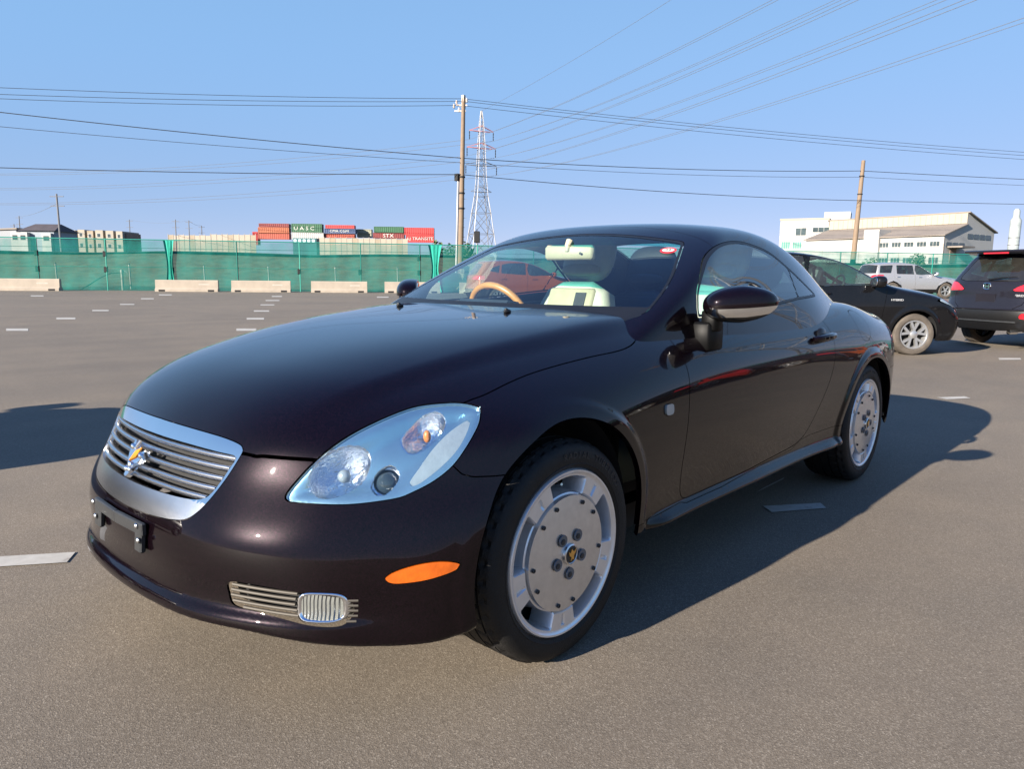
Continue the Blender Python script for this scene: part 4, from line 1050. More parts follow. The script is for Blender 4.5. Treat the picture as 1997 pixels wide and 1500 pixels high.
for k,(a,b) in enumerate(iv):
    m=MB(); h=.63
    L=b-a; prof=[(-.26,0),(.26,0),(.26,.12),(.15,.2),(.13,h-.03),(.11,h),(-.11,h),(-.13,h-.03),(-.15,.2),(-.26,.12)]
    lab='cream concrete barrier block '+where[k] if k<6 else 'cream concrete barrier block behind the coupe, %s past its far mirror'%('first','second','third','fourth','fifth','sixth','seventh')[k-6]
    o=thing('concrete_barrier',lab,'barrier',tuple(fp_(a,-1.1)),math.atan2(FD[1],FD[0]),'concrete barrier blocks along the fence')
    m.prism(prof,0,L,lambda y,z,t:(t,y,z)); m.build('block',cream_c,o)
    for x in (.35,L-.35): MB().box((x,-.262,.06),(.16,.004,.05)).build('lifting_slot',dark,o)
    MB().box((L*.78,.137*-1-.004,.40),(.28,.002,.035)).build('stencil_patch',pbr('faded_stencil',(.40,.36,.31),.9) if 'faded_stencil' not in MATS else MATS['faded_stencil'],o)
# standpipe and stakes
b=gnd(240,566); sp=thing('standpipe','thin white water standpipe with a tap and dark hose before the net','standpipe',(b[0],b[1],0),math.atan2(FD[1],FD[0]))
MB().lathe([(.07,0),(.07,.95),(.09,.97),(.09,1.1),(.06,1.16),(0,1.17)],14,'z').build('pipe',wpipe,sp,True)
MB().tube([(0,0,1.05),(.18,0,1.07),(.28,0,1.0),(.29,0,.9)],.03,8).build('tap',wpipe,sp,True)
MB().tube([(-.05,.02,.98),(-.6,.1,.95),(-1.2,.2,.70),(-1.9,.3,.25),(-2.3,.3,.03)],.03,6).build('hose',trim,sp,True)
for k,px in enumerate((112,255,400,525,655,776)):
    b=fp_(tline(px,550,2.0),2.0); o=MB().tube([(0,0,-.1),(.03,0,1.5)],.045,6).build('marker_stake',wpipe); o.location=b
    tag(o,'slim white stake behind the green net, '+('before the first wide barrier gap','just right of the standpipe','above the second barrier right of the standpipe','between the second and third barriers','above the third barrier','left of the gathered net by the mirror')[k],'stake','white stakes behind the net')
# ------------------------------------------------------------------ poles, wires, pylons
polem=pbr('pole_concrete',(.17,.12,.08),.8,0,.1,3); galv=pbr('galvanised_steel',(.19,.19,.20),.5,.4,.1,3); redw=pbr('pylon_red',(.55,.16,.10),.6); wire_m=pbr('wire_black',(.02,.022,.028),.6); wire_g=pbr('wire_grey',(.10,.12,.16),.6); insul=pbr('insulator',(.6,.5,.42),.4)
pb=at(897,494,58); pt=at(904,190,58); pb[2]=0
up=thing('utility_pole','tall brown concrete utility pole with insulators and grey conduit, centre of the picture','utility pole',tuple(pb))
top=pt-pb
MB().tube([(0,0,-.2),tuple(top*.5),tuple(top)],[.24,.2,.15],14).build('pole_shaft',polem,up,True)
MB().tube([(-.0+.33*-cr[0],.33*-cr[1],0),tuple(top*.60+np.array([-.30*cr[0],-.30*cr[1],0]))],[.09,.09],8).build('conduit',galv,up,True)
xb=MB(); xb.box(top*.985+np.array([0,0,-.1]),(.12,.12,.5)); xb.bar(top*.96-cr*.55,top*.96+cr*.3,.1,.1); xb.bar(top*.93-cr*.7,top*.93+cr*.2,.1,.1); xb.build('crossarm',insul,up)
for a,o_ in ((.975,-.55),(.955,-.75),(.985,.25),(.935,-.35),(1.0,0)): MB().lathe([(.05,-.15),(.10,-.1),(.06,-.03),(.10,.03),(.06,.1),(.03,.2)],10,'z',tuple(top*a+cr*o_)).build('insulator',insul,up,True)
for z in (.42,.5,.585): MB().lathe([(.25,-.06),(.25,.06)],14,'z',tuple(top*z)).build('band',dark,up,True)
MB().box(tuple(top*.583-cr*.35),(.2,.2,.28),None,.03).build('cable_box',dark,up)
for i in range(9): MB().bar(top*(.12+.05*i),top*(.12+.05*i)+cr*(.42 if i%2 else .36),.025,.025).build('step_bolt',galv,up)
pb2=at(1663,495,75); pt2=at(1684,313,75); pb2[2]=0; top2=pt2-pb2
up2=thing('utility_pole','plain leaning brown utility pole in front of the white factory','utility pole',tuple(pb2))
MB().tube([(0,0,-.2),tuple(top2)],[.30,.19],12).build('pole_shaft',polem,up2,True)
for z in (.74,.88): MB().lathe([(.27,-.05),(.27,.05)],12,'z',tuple(top2*z)).build('band',dark,up2,True)
small=[(118,462,110,378,95,'leaning dark pole beside the dark roofed house'),(38,462,37,421,190,'small distant pole left of the dark roofed house'),(253,465,252,428,200,'small distant pole with a crossarm right of the beige flats'),(342,462,342,428,180,'slim distant mast left of the pale container row'),(368,462,368,430,190,'small distant pole with crossarm above the pale containers'),(393,465,393,440,210,'small far pole between the masts and the red containers'),(28,462,27,437,180,'short far pole over the grey shed at the left')]
spoles=[]
for bx,by,tx,ty,dp_,lab in small:
    b=at(bx,by,dp_); t_=at(tx,ty,dp_); b[2]=-.1; o=thing('distant_pole',lab,'utility pole',tuple(b)); tv=t_-b; spoles.append(t_)
    MB().tube([(0,0,0),tuple(tv)],[.16,.11],8).build('pole_shaft',pbr('far_pole',(.12,.12,.13),.8) if 'far_pole' not in MATS else MATS['far_pole'],o,True)
    if dp_>92:
        w_=.9
        for z in (.97,.86): MB().bar(tv*z-cr*w_,tv*z+cr*w_,.09,.09).build('crossarm',MATS['far_pole'],o)
wires=[]
def wire(a,b,sag,r,mat,lab,group,n=24):
    a=np.array(a);b=np.array(b); P=[a+(b-a)*s_-np.array([0,0,4*sag*s_*(1-s_)]) for s_ in np.linspace(0,1,n)]
    o=MB().tube(P,r,5,False).build('overhead_wire',mat); return tag(o,lab,'wire',group)
# local lines through the central pole; ends lie along the road line beyond the fence
GW='overhead wires on the utility poles'
def far(px,py,dep): return at(px,py,dep)
rows=[((-420,150,46),(902,192,58),(3000,330,90),(.3,.6),.018),((-420,165,46),(905,197,58),(3000,338,90),(.35,.6),.018),((-420,172,46),(898,205,58),(3000,345,90),(.4,.6),.018),]
nmw=['top','second from the top','third from the top']
for k,(l,c_,r_,sg,rr) in enumerate(rows):
    C_=at(*c_); wire(far(*l),C_,sg[0],rr,wire_m,'%s dark wire running left from the head of the central utility pole'%nmw[k],GW)
    wire(C_,far(*r_),1.6,rr,wire_m,'%s dark wire running right from the head of the central utility pole'%nmw[k],GW,40)
for k,(yl,yc,yp,yr,rr,nm) in enumerate(((168,308,333,372,.030,'thick upper'),(205,317,345,384,.018,'thin middle'),(312,340,391,403,.028,'thick lowest'))):
    L=at(-420,yl,46); C_=at(899,yc,58); P_=at(1680,yp,75); Rr=at(2600,yr,95)
    wire(L,C_,.25,rr,wire_m,nm+' telephone cable from the left edge to the central pole',GW); wire(C_,P_,.35,rr,wire_m,nm+' telephone cable between the central pole and the right pole',GW); wire(P_,Rr,.2,rr,wire_m,nm+' telephone cable from the right pole past the factory',GW)
wire(spoles[1],spoles[0]-[0,0,1.2],.5,.03,wire_g,'faint low wire between two distant poles at the left',GW)
wire(spoles[2],spoles[4],.8,.03,wire_g,'faint low wire between distant poles over the flats',GW)
wire(spoles[4],spoles[5],.4,.03,wire_g,'faint low wire left of the red containers',GW)
# lattice pylon
def pylon(loc,rz,label,H=40.):
    o=thing('lattice_pylon',label,'pylon',tuple(loc),rz)
    lv=[(0,3.9),(5.5,3.2),(11,2.5),(16,1.9),(20,1.35),(22.5,1.15),(25,1.0),(27.5,.9),(30,.8),(32.5,.7),(35,.55),(37.5,.4),(H,.12)]
    legs=MB(); br=MB(); redb=MB()
    for (z0,w0),(z1,w1) in zip(lv,lv[1:]):
        r=.12 if z0<20 else .08; tgt=br
        for sx in (-1,1):
            for sy_ in (-1,1): legs.bar((sx*w0,sy_*w0,z0),(sx*w1,sy_*w1,z1),r*1.15,r*1.15)
        for (ax,ay),(bx,by) in (((-1,-1),(1,-1)),((1,-1),(1,1)),((1,1),(-1,1)),((-1,1),(-1,-1))):
            br.bar((ax*w0,ay*w0,z0),(bx*w1,by*w1,z1),r*.8,r*.8); br.bar((bx*w0,by*w0,z0),(ax*w1,ay*w1,z1),r*.8,r*.8); br.bar((ax*w1,ay*w1,z1),(bx*w1,by*w1,z1),r*.8,r*.8)
    legs.build('pylon_leg_frame',galv,o); br.build('lattice_bracing',galv,o)
    for z,w in ((35.2,3.0),(31.3,3.6),(27.2,3.9),(21.0,2.6)):
        a=MB()
        for s in (1,-1):
            for yy in (-.6,.6): a.bar((0,yy,z),(s*w,0,z+.1),.10,.10); a.bar((0,yy*.8,z+1.3),(s*w,0,z+.15),.09,.09)
        a.build('cross_arm',redw if z>30 else galv,o)
        for s in (1,-1):
            if z>25: MB().lathe([(.06,-2.0),(.14,-1.6),(.07,-1.4),(.14,-1.0),(.07,-.8),(.14,-.4),(.05,0)],6,'z',(s*w,0,z)).build('insulator_string',dark,o)
    return o
p1=at(938,470,180); p1[2]=-.1
p2=np.array([-53.,18.,-.1])
az=math.atan2(p2[1]-p1[1],p2[0]-p1[0]); pyl=pylon(p1,az+math.pi/2,'white and red lattice power pylon standing behind the central utility pole')
pylon(p2,az+math.pi/2,'lattice power pylon beyond the right edge, seen only mirrored in the coupe side window')
p3=at(-620,500,230); p3[2]=-.1
pylon(p3,az+math.pi/2+.4,'lattice power pylon far beyond the left edge, end of the faint lines')
ux=np.array([math.cos(az+math.pi/2),math.sin(az+math.pi/2),0])
GH='high voltage lines'
arms=[(-3.0,33.2),(3.0,33.2),(-3.6,29.3),(3.6,29.3),(-3.9,25.2),(3.9,25.2)]
p4=p2+(p2-p1)*np.array([1.05,.95,0])
lev=['upper','middle','lower']
for k,(w_,z) in enumerate(arms):
    a=p1+ux*w_+np.array([0,0,z])
    for q,dz in enumerate((0,-.45)):
        b=p2+ux*w_+np.array([0,0,z-2+dz])
        wire(a,b,2.5,.030,wire_g,'grey high voltage conductor fanning to the upper right, %s strand of the %s %s pair'%(('top','bottom')[q],lev[k//2],('left','right')[k%2]),GH,60)
        if q==0: wire(b,p4+ux*w_+np.array([0,0,z-2]),4,.032,wire_g,'high voltage conductor beyond the right edge, %s %s arm'%(lev[k//2],('left','right')[k%2]),GH,40)
    c_=p3+ux*w_+np.array([0,0,z]); wire(a,c_,6,.05,wire_g,'faint high voltage conductor running left from the pylon, %s %s arm'%(lev[k//2],('left','right')[k%2]),GH,50)
wire(p1+[0,0,40],p2+[0,0,40],2.0,.03,wire_g,'thin earth wire from the tip of the pylon to the upper right',GH,60)
# ------------------------------------------------------------------ traffic signal seen from behind
tb=at(930,475,62); tt=at(930,462,62); tb[2]=0
ts_=thing('traffic_signal','black traffic signal head seen from behind beside the pylon foot','traffic signal',tuple(tb),YAW)
MB().tube([(0,0,0),(0,0,tt[2]+.3)],.06,8).build('signal_post',galv,ts_,True)
MB().box((0,0,tt[2]),(.18,.25,.48),None,.05).build('signal_head',dark,ts_)
MB().bar((0,0,tt[2]+.5),(0,0,tt[2]+.65),.08,.08).build('signal_cap',dark,ts_)
# ------------------------------------------------------------------ buildings
wallc=pbr('cream_wall',(.30,.265,.215),.85,0,.06,.5); wallw=pbr('white_wall',(.38,.372,.355),.8,0,.05,.3); roofg=pbr('grey_roof',(.20,.17,.145),.75,0,.10,.4); roofd=pbr('dark_roof',(.06,.05,.055),.8,0,.15,1); pane=pbr('window_pane',(.05,.07,.075),.12,0,.3,.6); paneg=pbr('green_window_pane',(.10,.26,.22),.15,0,.2,.6); wallb=pbr('beige_wall',(.28,.23,.17),.85,0,.1,.7); wallp=pbr('pale_blue_wall',(.24,.27,.31),.85); browns=pbr('brown_panel',(.20,.14,.11),.8)
class Fr:
    """a building frame: u along the facade, v into the building"""
    def __init__(s,o,u): s.o=np.array(o,float); s.o[2]=-.1; s.u=np.array([u[0],u[1],0.]); s.u/=np.linalg.norm(s.u); s.v=np.array([-s.u[1],s.u[0],0]); 
    def rz(s): return math.atan2(s.u[1],s.u[0])
def bx(name,mat,par,u0,u1,v0,v1,z0,z1): return MB().box(((u0+u1)/2,(v0+v1)/2,(z0+z1)/2),(abs(u1-u0)/2,abs(v1-v0)/2,(z1-z0)/2)).build(name,mat,par)
def win(par,u0,u1,v,z0,z1,mat=pane,n=3,sgn_=-1,axis='u'):
    m=MB(); w=.06
    if axis=='u':
        f=bx('window',wallw,par,u0-.08,u1+.08,v-.02,v+.03,z0-.08,z1+.08); g_=m
        for i in range(n):
            a=u0+(u1-u0)*i/n+.04; b=u0+(u1-u0)*(i+1)/n-.04; bx('pane',mat,f,a,b,v+sgn_*.06,v+sgn_*.02,z0,z1)
    else:
        f=bx('window',wallw,par,v-.02,v+.03,u0-.08,u1+.08,z0-.08,z1+.08)
        for i in range(n):
            a=u0+(u1-u0)*i/n+.04; b=u0+(u1-u0)*(i+1)/n-.04; bx('pane',mat,f,v+sgn_*.06,v+sgn_*.02,a,b,z0,z1)
    return f
# factory: corner K, long wall runs to the far left
K=at(1838,498,120); Kf=at(1570,498,141); Ku=(Kf-K); Ku[2]=0; LW=np.linalg.norm(Ku); Ku/=LW
fac=Fr(K,Ku); fac.v=np.array([Ku[1],-Ku[0],0]) 
if fac.v@ray_px(1838,498)<0: fac.v=-fac.v
flip=np.cross(fac.u,fac.v)[2]<0
ft=thing('factory_building','large white factory hall with grey lean-to roof and gable end at the right','factory',tuple(fac.o),fac.rz())
sv=-1 if flip else 1
Z=lambda py,dep:CAM[2]+(543.5-py)*dep/FPX+.1
ze=Z(458,120); zr0=Z(433,119); zr1=Z(410,119)
prof=[(0,0),(0,ze),(7.2,zr0),(7.2,zr1),(17,zr1-2.9),(17,0)]
MB().prism([(a*sv,b) for a,b in prof],0,LW,lambda v,z,t:(t,v,z)).build('hall',wallw,ft)
rp_=MB(); rp_.prism([(-.4*sv,ze-.1),(7.15*sv,zr0+.02),(7.15*sv,zr0+.16),(-.4*sv,ze+.06)],-.3,LW+.3,lambda v,z,t:(t,v,z)); rp_.build('lean_to_roof',roofg,ft)
rp_=MB(); rp_.prism([(7.0*sv,zr1+.02),(17.5*sv,zr1-3.03),(17.5*sv,zr1-2.85),(7.0*sv,zr1+.2)],-.4,LW+.4,lambda v,z,t:(t,v,z)); rp_.build('main_roof',roofg,ft)
bx('clerestory_band',wallc,ft,0,LW,7.1*sv,7.19*sv,zr0+.2,zr1-.02)
for i in range(26): bx('cladding_rib',wallc,ft,LW*i/26,LW*i/26+.12,7.02*sv,7.10*sv,zr0+.2,zr1-.1)
for i in range(7): bx('wall_joint',conc,ft,LW*i/7-.05,LW*i/7+.05,-.03*sv,.02*sv,.0,ze-.3)
for i in range(6):
    u0=.6+i*2.15; win(ft,u0,u0+1.6,0,ze-1.75,ze-1.0,pane,3,-sv); win(ft,u0,u0+1.6,0,ze-4.6,ze-3.6,pane,3,-sv)
bx('stair_tower',wallw,ft,LW*.42,LW*.42+2.8,-.6*sv,3*sv,0,Z(446,125))
for i in range(3): win(ft,(.8+i*2.1)*sv,(2.4+i*2.1)*sv,0,ze-1.9,ze-1.1,pane,4,-1,'v')
for i in range(4): win(ft,(7.6+i*2.1)*sv,(9.3+i*2.1)*sv,0,ze-.3,ze+.5,pane,4,-1,'v')
bx('entrance_canopy',roofg,ft,-2.4,0,1.2*sv,5.4*sv,ze-2.0,ze-1.75); bx('entrance_door',browns,ft,-.08,0,2.2*sv,4.2*sv,ze-4.4,ze-2.0); bx('ground_door',pane,ft,-.08,0,5.0*sv,7.6*sv,.2,2.4)
tagst=thing('exhaust_stack','pale vertical exhaust stack against the factory gable','chimney',tuple(at(1974,498,112)*[1,1,0]))
MB().lathe([(.75,0),(.75,Z(430,112)),(.45,Z(424,112)),(.45,Z(412,112)),(.25,Z(408,112)),(0,Z(408,112))],14,'z').build('stack_pipe',pbr('pale_stack',(.27,.30,.30),.6),tagst,True,40)
for i in range(6): MB().lathe([(.78,-.05),(.78,.05)],14,'z',(0,0,2+1.1*i)).build('stack_band',galv,tagst,True)
O0=at(1518,498,150); O1=at(1612,498,146); fo=Fr(O0,O1-O0)
of=thing('office_block','white flat roofed office block with a stair tower left of the factory','office',tuple(fo.o),fo.rz()); Lo=np.linalg.norm((O1-O0)[:2])
vd=1 if fo.v@ray_px(1518,498)>0 else -1
zo=Z(434,150); bx('office_walls',wallw,of,0,Lo,0,12*vd,0,zo); bx('parapet',wallc,of,-.1,Lo+.1,-.1*vd,12.1*vd,zo+.005,zo+.35)
bx('stair_tower',wallw,of,Lo*.88,Lo*.88+4.8,2*vd,8*vd,0,Z(417,148))
win(of,3.0,5.0,0,zo-3.0,zo-1.6,pane,2,-vd); win(of,6.2,9.3,0,zo-2.4,zo-1.5,pane,3,-vd); win(of,.4,2.1,0,zo-5.6,zo-4.3,paneg,4,-vd); win(of,2.6,4.3,0,zo-5.6,zo-4.3,paneg,4,-vd)
# houses at the left
def house_at(px0,px1,dep,label,name='house'):
    HZ[0]=525.1+.01082*px0; a=at(px0,500,dep); b=at(px1,500,dep); f=Fr(a,b-a); o=thing(name,label,'house' if name=='house' else 'building',tuple(f.o),f.rz()); vd=1 if f.v@ray_px(px0,500)>0 else -1
    return o,np.linalg.norm((b-a)[:2]),vd
HZ=[529.]
Zl=lambda py,dep:CAM[2]+(HZ[0]-py)*dep/FPX+.1
o,L,vd=house_at(40,113,130,'two storey house with a dark hipped roof behind the fence at far left')
z1=Zl(451,130); zt=Zl(436,130); bx('house_walls',wallp,o,.4,L-.4,0,7*vd,0,z1)
MB().add([(0,-.4*vd,z1),(L,-.4*vd,z1),(L,7.4*vd,z1),(0,7.4*vd,z1),(1.2,3*vd,zt),(L-.8,3*vd,zt)],[(0,1,5,4),(1,2,5),(2,3,4,5),(3,0,4),(0,3,2,1)]).build('roof',roofd,o)
bx('bay',wallw,o,-.9,2.0,-.8*vd,3*vd,0,z1-.3); bx('porch',wallw,o,4.4,6.0,-.6*vd,2*vd,0,z1-.4)
win(o,-.6,.3,-.8*vd,z1-1.6,z1-.8,pane,1,-vd); win(o,.8,1.7,-.8*vd,z1-1.6,z1-.8,pane,1,-vd); win(o,4.7,5.7,-.6*vd,z1-1.7,z1-.9,pane,1,-vd)
o,L,vd=house_at(2,36,150,'low grey shed at the left edge of the picture','shed'); bx('shed_walls',pbr('grey_wall',(.26,.27,.29),.85),o,0,L,0,6*vd,0,Zl(450,150)); MB().prism([(-.3,Zl(450,150)),(L+.3,Zl(448,150)),(L+.3,Zl(445,150)),(-.3,Zl(447,150))],-.3*vd,6.3*vd,lambda a,b,t:(a,t,b)).build('shed_roof',roofg,o)
for k,(a,b,ty) in enumerate(((120,138,450),(139,154,450),(155,172,449),(173,188,451),(189,208,450),(209,228,451),(229,245,452))):
    o,L,vd=house_at(a,b,155,'boxy cream flat, number %s in the terrace behind the net'%('one two three four five six seven'.split()[k]),'terraced_flat'); o['group']='cream flats in a row at the left'
    o['label']='boxy cream flat in the terrace, '+('nearest the leaning pole','second from the leaning pole','third from the leaning pole','fourth of the terrace, brown sided','fifth of the terrace','sixth of the terrace','right end of the terrace, beside the distant crossarm pole')[k]
    zz=Zl(ty,155); bx('flat_walls',wallc if k!=3 else wallb,o,0,L*.78,0,7*vd,0,zz); bx('side_recess',browns,o,L*.79,L,1.0*vd,7*vd,0,zz-.3); win(o,L*.18,L*.5,0,zz-1.4,zz-.7,pane,2,-vd); win(o,L*.18,L*.5,0,zz-3.6,zz-2.8,pane,2,-vd)
# long pale site wall and the stacked containers
def containers():
    cw={}
    for n,c_ in (('red',(.50,.10,.06)),('green',(.045,.16,.08)),('blue',(.06,.10,.22)),('maroon',(.28,.05,.05)),('scarlet',(.62,.06,.06)),('white',(.60,.60,.58)),('pale',(.46,.46,.34)),('orange',(.52,.14,.06)),('teal',(.02,.14,.16))): cw[n]=pbr('container_'+n,tuple(x*.62 for x in c_),.6,0,.12,.6)
    dep=215
    def cont(px0,px1,py0,py1,c_,label,dd=0,txt=None,ts=1.6,doorside=None,tp=.5):
        d=dep+dd; HZ[0]=525.1+.01082*px0; a=at(px0,500,d); b=at(px1,500,d); f=Fr(a,b-a); L=np.linalg.norm((b-a)[:2]); z0=Zl(py1,d)-.1; z1=Zl(py0,d)-.1
        hz=(px0/1000-.5)*0
        vd=1 if f.v@ray_px(px0,500)>0 else -1
        o=thing('shipping_container',label,'container',(f.o[0],f.o[1],z0),f.rz(),'stacked shipping containers beyond the fence'); H=z1-z0-.02
        n=max(6,int(L/.55)); V=[];
        pts=[]
        for i in range(n):
            x=.12+(L-.24)*i/n; w=(L-.24)/n
            pts+= [(x,0.0),(x+w*.35,0.0),(x+w*.5,.07),(x+w*.85,.07)]
        pts+=[(L-.12,.0)]
        V=[(x,y*vd,.12) for x,y in pts]+[(x,y*vd,H-.12) for x,y in pts]; m_=len(pts)
        mesh('corrugated_side',V,[(i,i+1,m_+i+1,m_+i) for i in range(m_-1)],cw[c_],o)
        bx('container_box',cw[c_],o,0.02,L-.02,.1*vd,2.4*vd,.02,H-.02)
        for z in (.06,H-.06): bx('side_rail',cw[c_],o,0,L,-.03*vd,.05*vd,z-.06,z+.06)
        for x in (.06,L-.06): bx('corner_post',cw[c_],o,x-.06,x+.06,-.03*vd,.05*vd,.121,H-.121)
        if txt:
            for i,(s_,sz,fx_,fz_) in enumerate(txt): put_text('lettering',s_,sz,(L*fx_,-.05*vd,H*fz_),(1,0,0),(0,0,1),MATS['container_text'],o,.01,1.2)
        return o
    pbr('container_text',(.5,.5,.46),.6)
    cont(507,565,437,444,'maroon','dark maroon container on top of the red stack',.6)
    cont(505,565,444.2,455,'orange','orange red container, upper of the leftmost stack')
    cont(505,565,455.2,467,'red','red container, lower of the leftmost stack',.3)
    cont(494,504,453,478,'scarlet','short scarlet container end left of the red stack',6)
    cont(570,629,437.5,454,'green','dark green container with spaced white letters on top of a stack',0,[('U A S C',1.5,.42,.45)])
    cont(570,632,454.2,468,'white','greyish white container under the green lettered one',-.3)
    cont(636,692,440,446.5,'scarlet','scarlet container on top of the blue one',.8)
    cont(634,694,446.7,456.5,'blue','navy blue container with white lettering, middle of its stack',0,[('CMA CGM',1.0,.48,.5)])
    cont(634,692,456.7,464,'red','dull red container under the blue one',.3)
    cont(697,725,448,456,'pale','pale cream container, upper of the short pair',4)
    cont(697,725,456.2,464,'pale','pale cream container, lower of the short pair',4.2)
    cont(730,787,443,454.5,'green','dark green container over the maroon lettered one',0,[('CAI',.7,.5,.72)] if False else None)
    cont(728,788,454.7,465.5,'maroon','maroon container with big white letters under the green one',.2,[('STX',1.5,.5,.45)])
    cont(789,846,445,459,'scarlet','bright scarlet container at the right end, top of its stack',-.4)
    cont(792,846,459.2,473,'scarlet','bright scarlet container at the right end with white lettering',-.8,[('LJ TRANSITE',1.15,.52,.5)])
    # trucks of windows: low office row under the green container
    d=190; a=at(572,500,d); b=at(618,500,d); f=Fr(a,b-a); L=np.linalg.norm((b-a)[:2]); vd=1 if f.v@ray_px(572,500)>0 else -1
    o=thing('site_cabin','teal site cabin with a row of pale square windows under the containers','cabin',tuple(f.o),f.rz()); z1=Zl(467.5,d); bx('cabin_walls',cw['teal'],o,0,L,0,3*vd,0,z1)
    for i in range(5): bx('window',pbr('pale_pane',(.55,.66,.68),.2) if 'pale_pane' not in MATS else MATS['pale_pane'],o,.25+i*L/5.2,.25+i*L/5.2+.7,-.03*vd,.0,z1-.95,z1-.3)  # all panes share one plain pale colour
    for k,(p0,p1_,ty,n) in enumerate(((330,412,459,8),(413,500,458,8),(622,720,464.5,9),(721,795,466,7))):
        d=205; HZ[0]=525.1+.01082*p0; a=at(p0,500,d); b=at(p1_,500,d); f=Fr(a,b-a); L=np.linalg.norm((b-a)[:2]); vd=1 if f.v@ray_px(p0,500)>0 else -1
        o=thing('site_wall',('pale panelled wall at the left below the distant masts','pale panelled wall just left of the red containers','pale panelled wall below the blue container','pale panelled wall below the maroon lettered container')[k],'wall',tuple(f.o),f.rz(),'pale panelled walls below the containers'); z1=Zl(ty,d)
        for i in range(n): bx('wall_panel',cream_c if (i+k)%4 else wallb,o,L*i/n+.03,L*(i+1)/n-.03,0,.15*vd,0,z1-.1*(i%2))
        for i in range(n+1): bx('panel_post',conc,o,L*i/n-.06,L*i/n+.06,-.06*vd,.02*vd,0,z1+.25)
containers()
# ------------------------------------------------------------------ trees and shrubs far away
leafm=pbr('foliage',(.055,.085,.035),.8,0,.5,3); bark=pbr('bark',(.10,.075,.055),.9)
def shrub(px,pyt,dep,w,label,n=420):
    HZ[0]=525.1+.01082*px; b=at(px,500,dep); b[2]=-.1; H=(Zl(pyt,dep) if px<1000 else Z(pyt,dep)); o=thing('distant_tree',label,'tree',tuple(b))
    MB().tube([(0,0,0),(.1,0,H*.4),(0,.1,H*.8)],[.18,.12,.04],7).build('trunk',bark,o,True)
    V=[];F=[]
    for i in range(n):
        v=RNG.normal(size=3); v/=np.linalg.norm(v); r=RNG.random()**.4; c=np.array([v[0]*w*r,v[1]*w*r,H*.62+v[2]*H*.36*r]); c[:2]*=1+.3*math.sin(3*v[2]+i%5)
        a=RNG.normal(size=3); a/=np.linalg.norm(a); b_=np.cross(a,RNG.normal(size=3)); b_/=np.linalg.norm(b_); s_=RNG.uniform(.12,.34)*H/6
        k=len(V); V+=[c-a*s_,c+b_*s_*.6,c+a*s_,c-b_*s_*.6]; F.append((k,k+1,k+2,k+3))
    mesh('crown',V,F,leafm,o)
for px,pyt,dep,w,lab in ((853,468,160,1.6,'small dark bush beside the scarlet containers'),(880,474,150,2.2,'low olive bush just left of the central pole'),(910,470,155,1.8,'dark bush at the foot of the pylon'),(1700,500,110,1.5,'small shrub before the factory wall'),(1790,490,118,1.3,'reddish twiggy shrub before the factory windows'),(430,462,230,1.5,'small far bush behind the pale wall')): shrub(px,pyt,dep,w,lab)
# ------------------------------------------------------------------ other parked cars
def alloy(R,rr,n,kind):
    """tyre, rim with n spokes, hub; axis along y, outer face at y=0"""
    w=bpy.data.objects.new('wheel',None); COL.objects.link(w)
    MB().lathe([(rr,-.01),(rr+.012,.0),(R*.82,.008),(R*.93,.0),(R*.985,-.02),(R,-.05),(R*.99,-.055),(R*.99,-.065),(R,-.07),(R,-.11),(R*.99,-.115),(R*.99,-.125),(R,-.13),(R,-.16),(R*.98,-.185),(R*.85,-.205),(rr,-.2)],48).build('tyre',rubber2,w,True,35)
    MB().lathe([(rr+.004,-.004),(rr-.012,-.004),(rr-.022,-.02),(rr-.03,-.08),(rr-.03,-.18)],48).build('rim',rim2,w,True,35)
    MB().lathe([(0,-.10),(rr-.03,-.10)],32).build('wheel_backing',dark,w)
    MB().lathe([(0,.0),(.03,-.001),(.055,-.012),(.06,-.05)],20).build('hub',rim2,w,True,40)
    me=None
    for k in range(n):
        a=2*math.pi*k/n
        if me is None:
            b=MB(); tw=.045 if kind=='twin' else .075
            for o in ((-.035,.035) if kind=='twin' else (0,)):
                b.add([(.03,-.014,o-tw*.35),(.03,-.014,o+tw*.35),(rr-.012,-.012,o*1.9+tw*.42),(rr-.012,-.012,o*1.9-tw*.42),(.03,-.06,o-tw*.35),(.03,-.06,o+tw*.35),(rr-.012,-.06,o*1.9+tw*.42),(rr-.012,-.06,o*1.9-tw*.42)],[(0,1,2,3),(0,4,5,1),(1,5,6,2),(3,2,6,7),(0,3,7,4)])
            me=me_of(b,'spoke',rim2)
        s_=link('spoke',me,None,w); s_.rotation_euler=(0,-a,0)
    return w
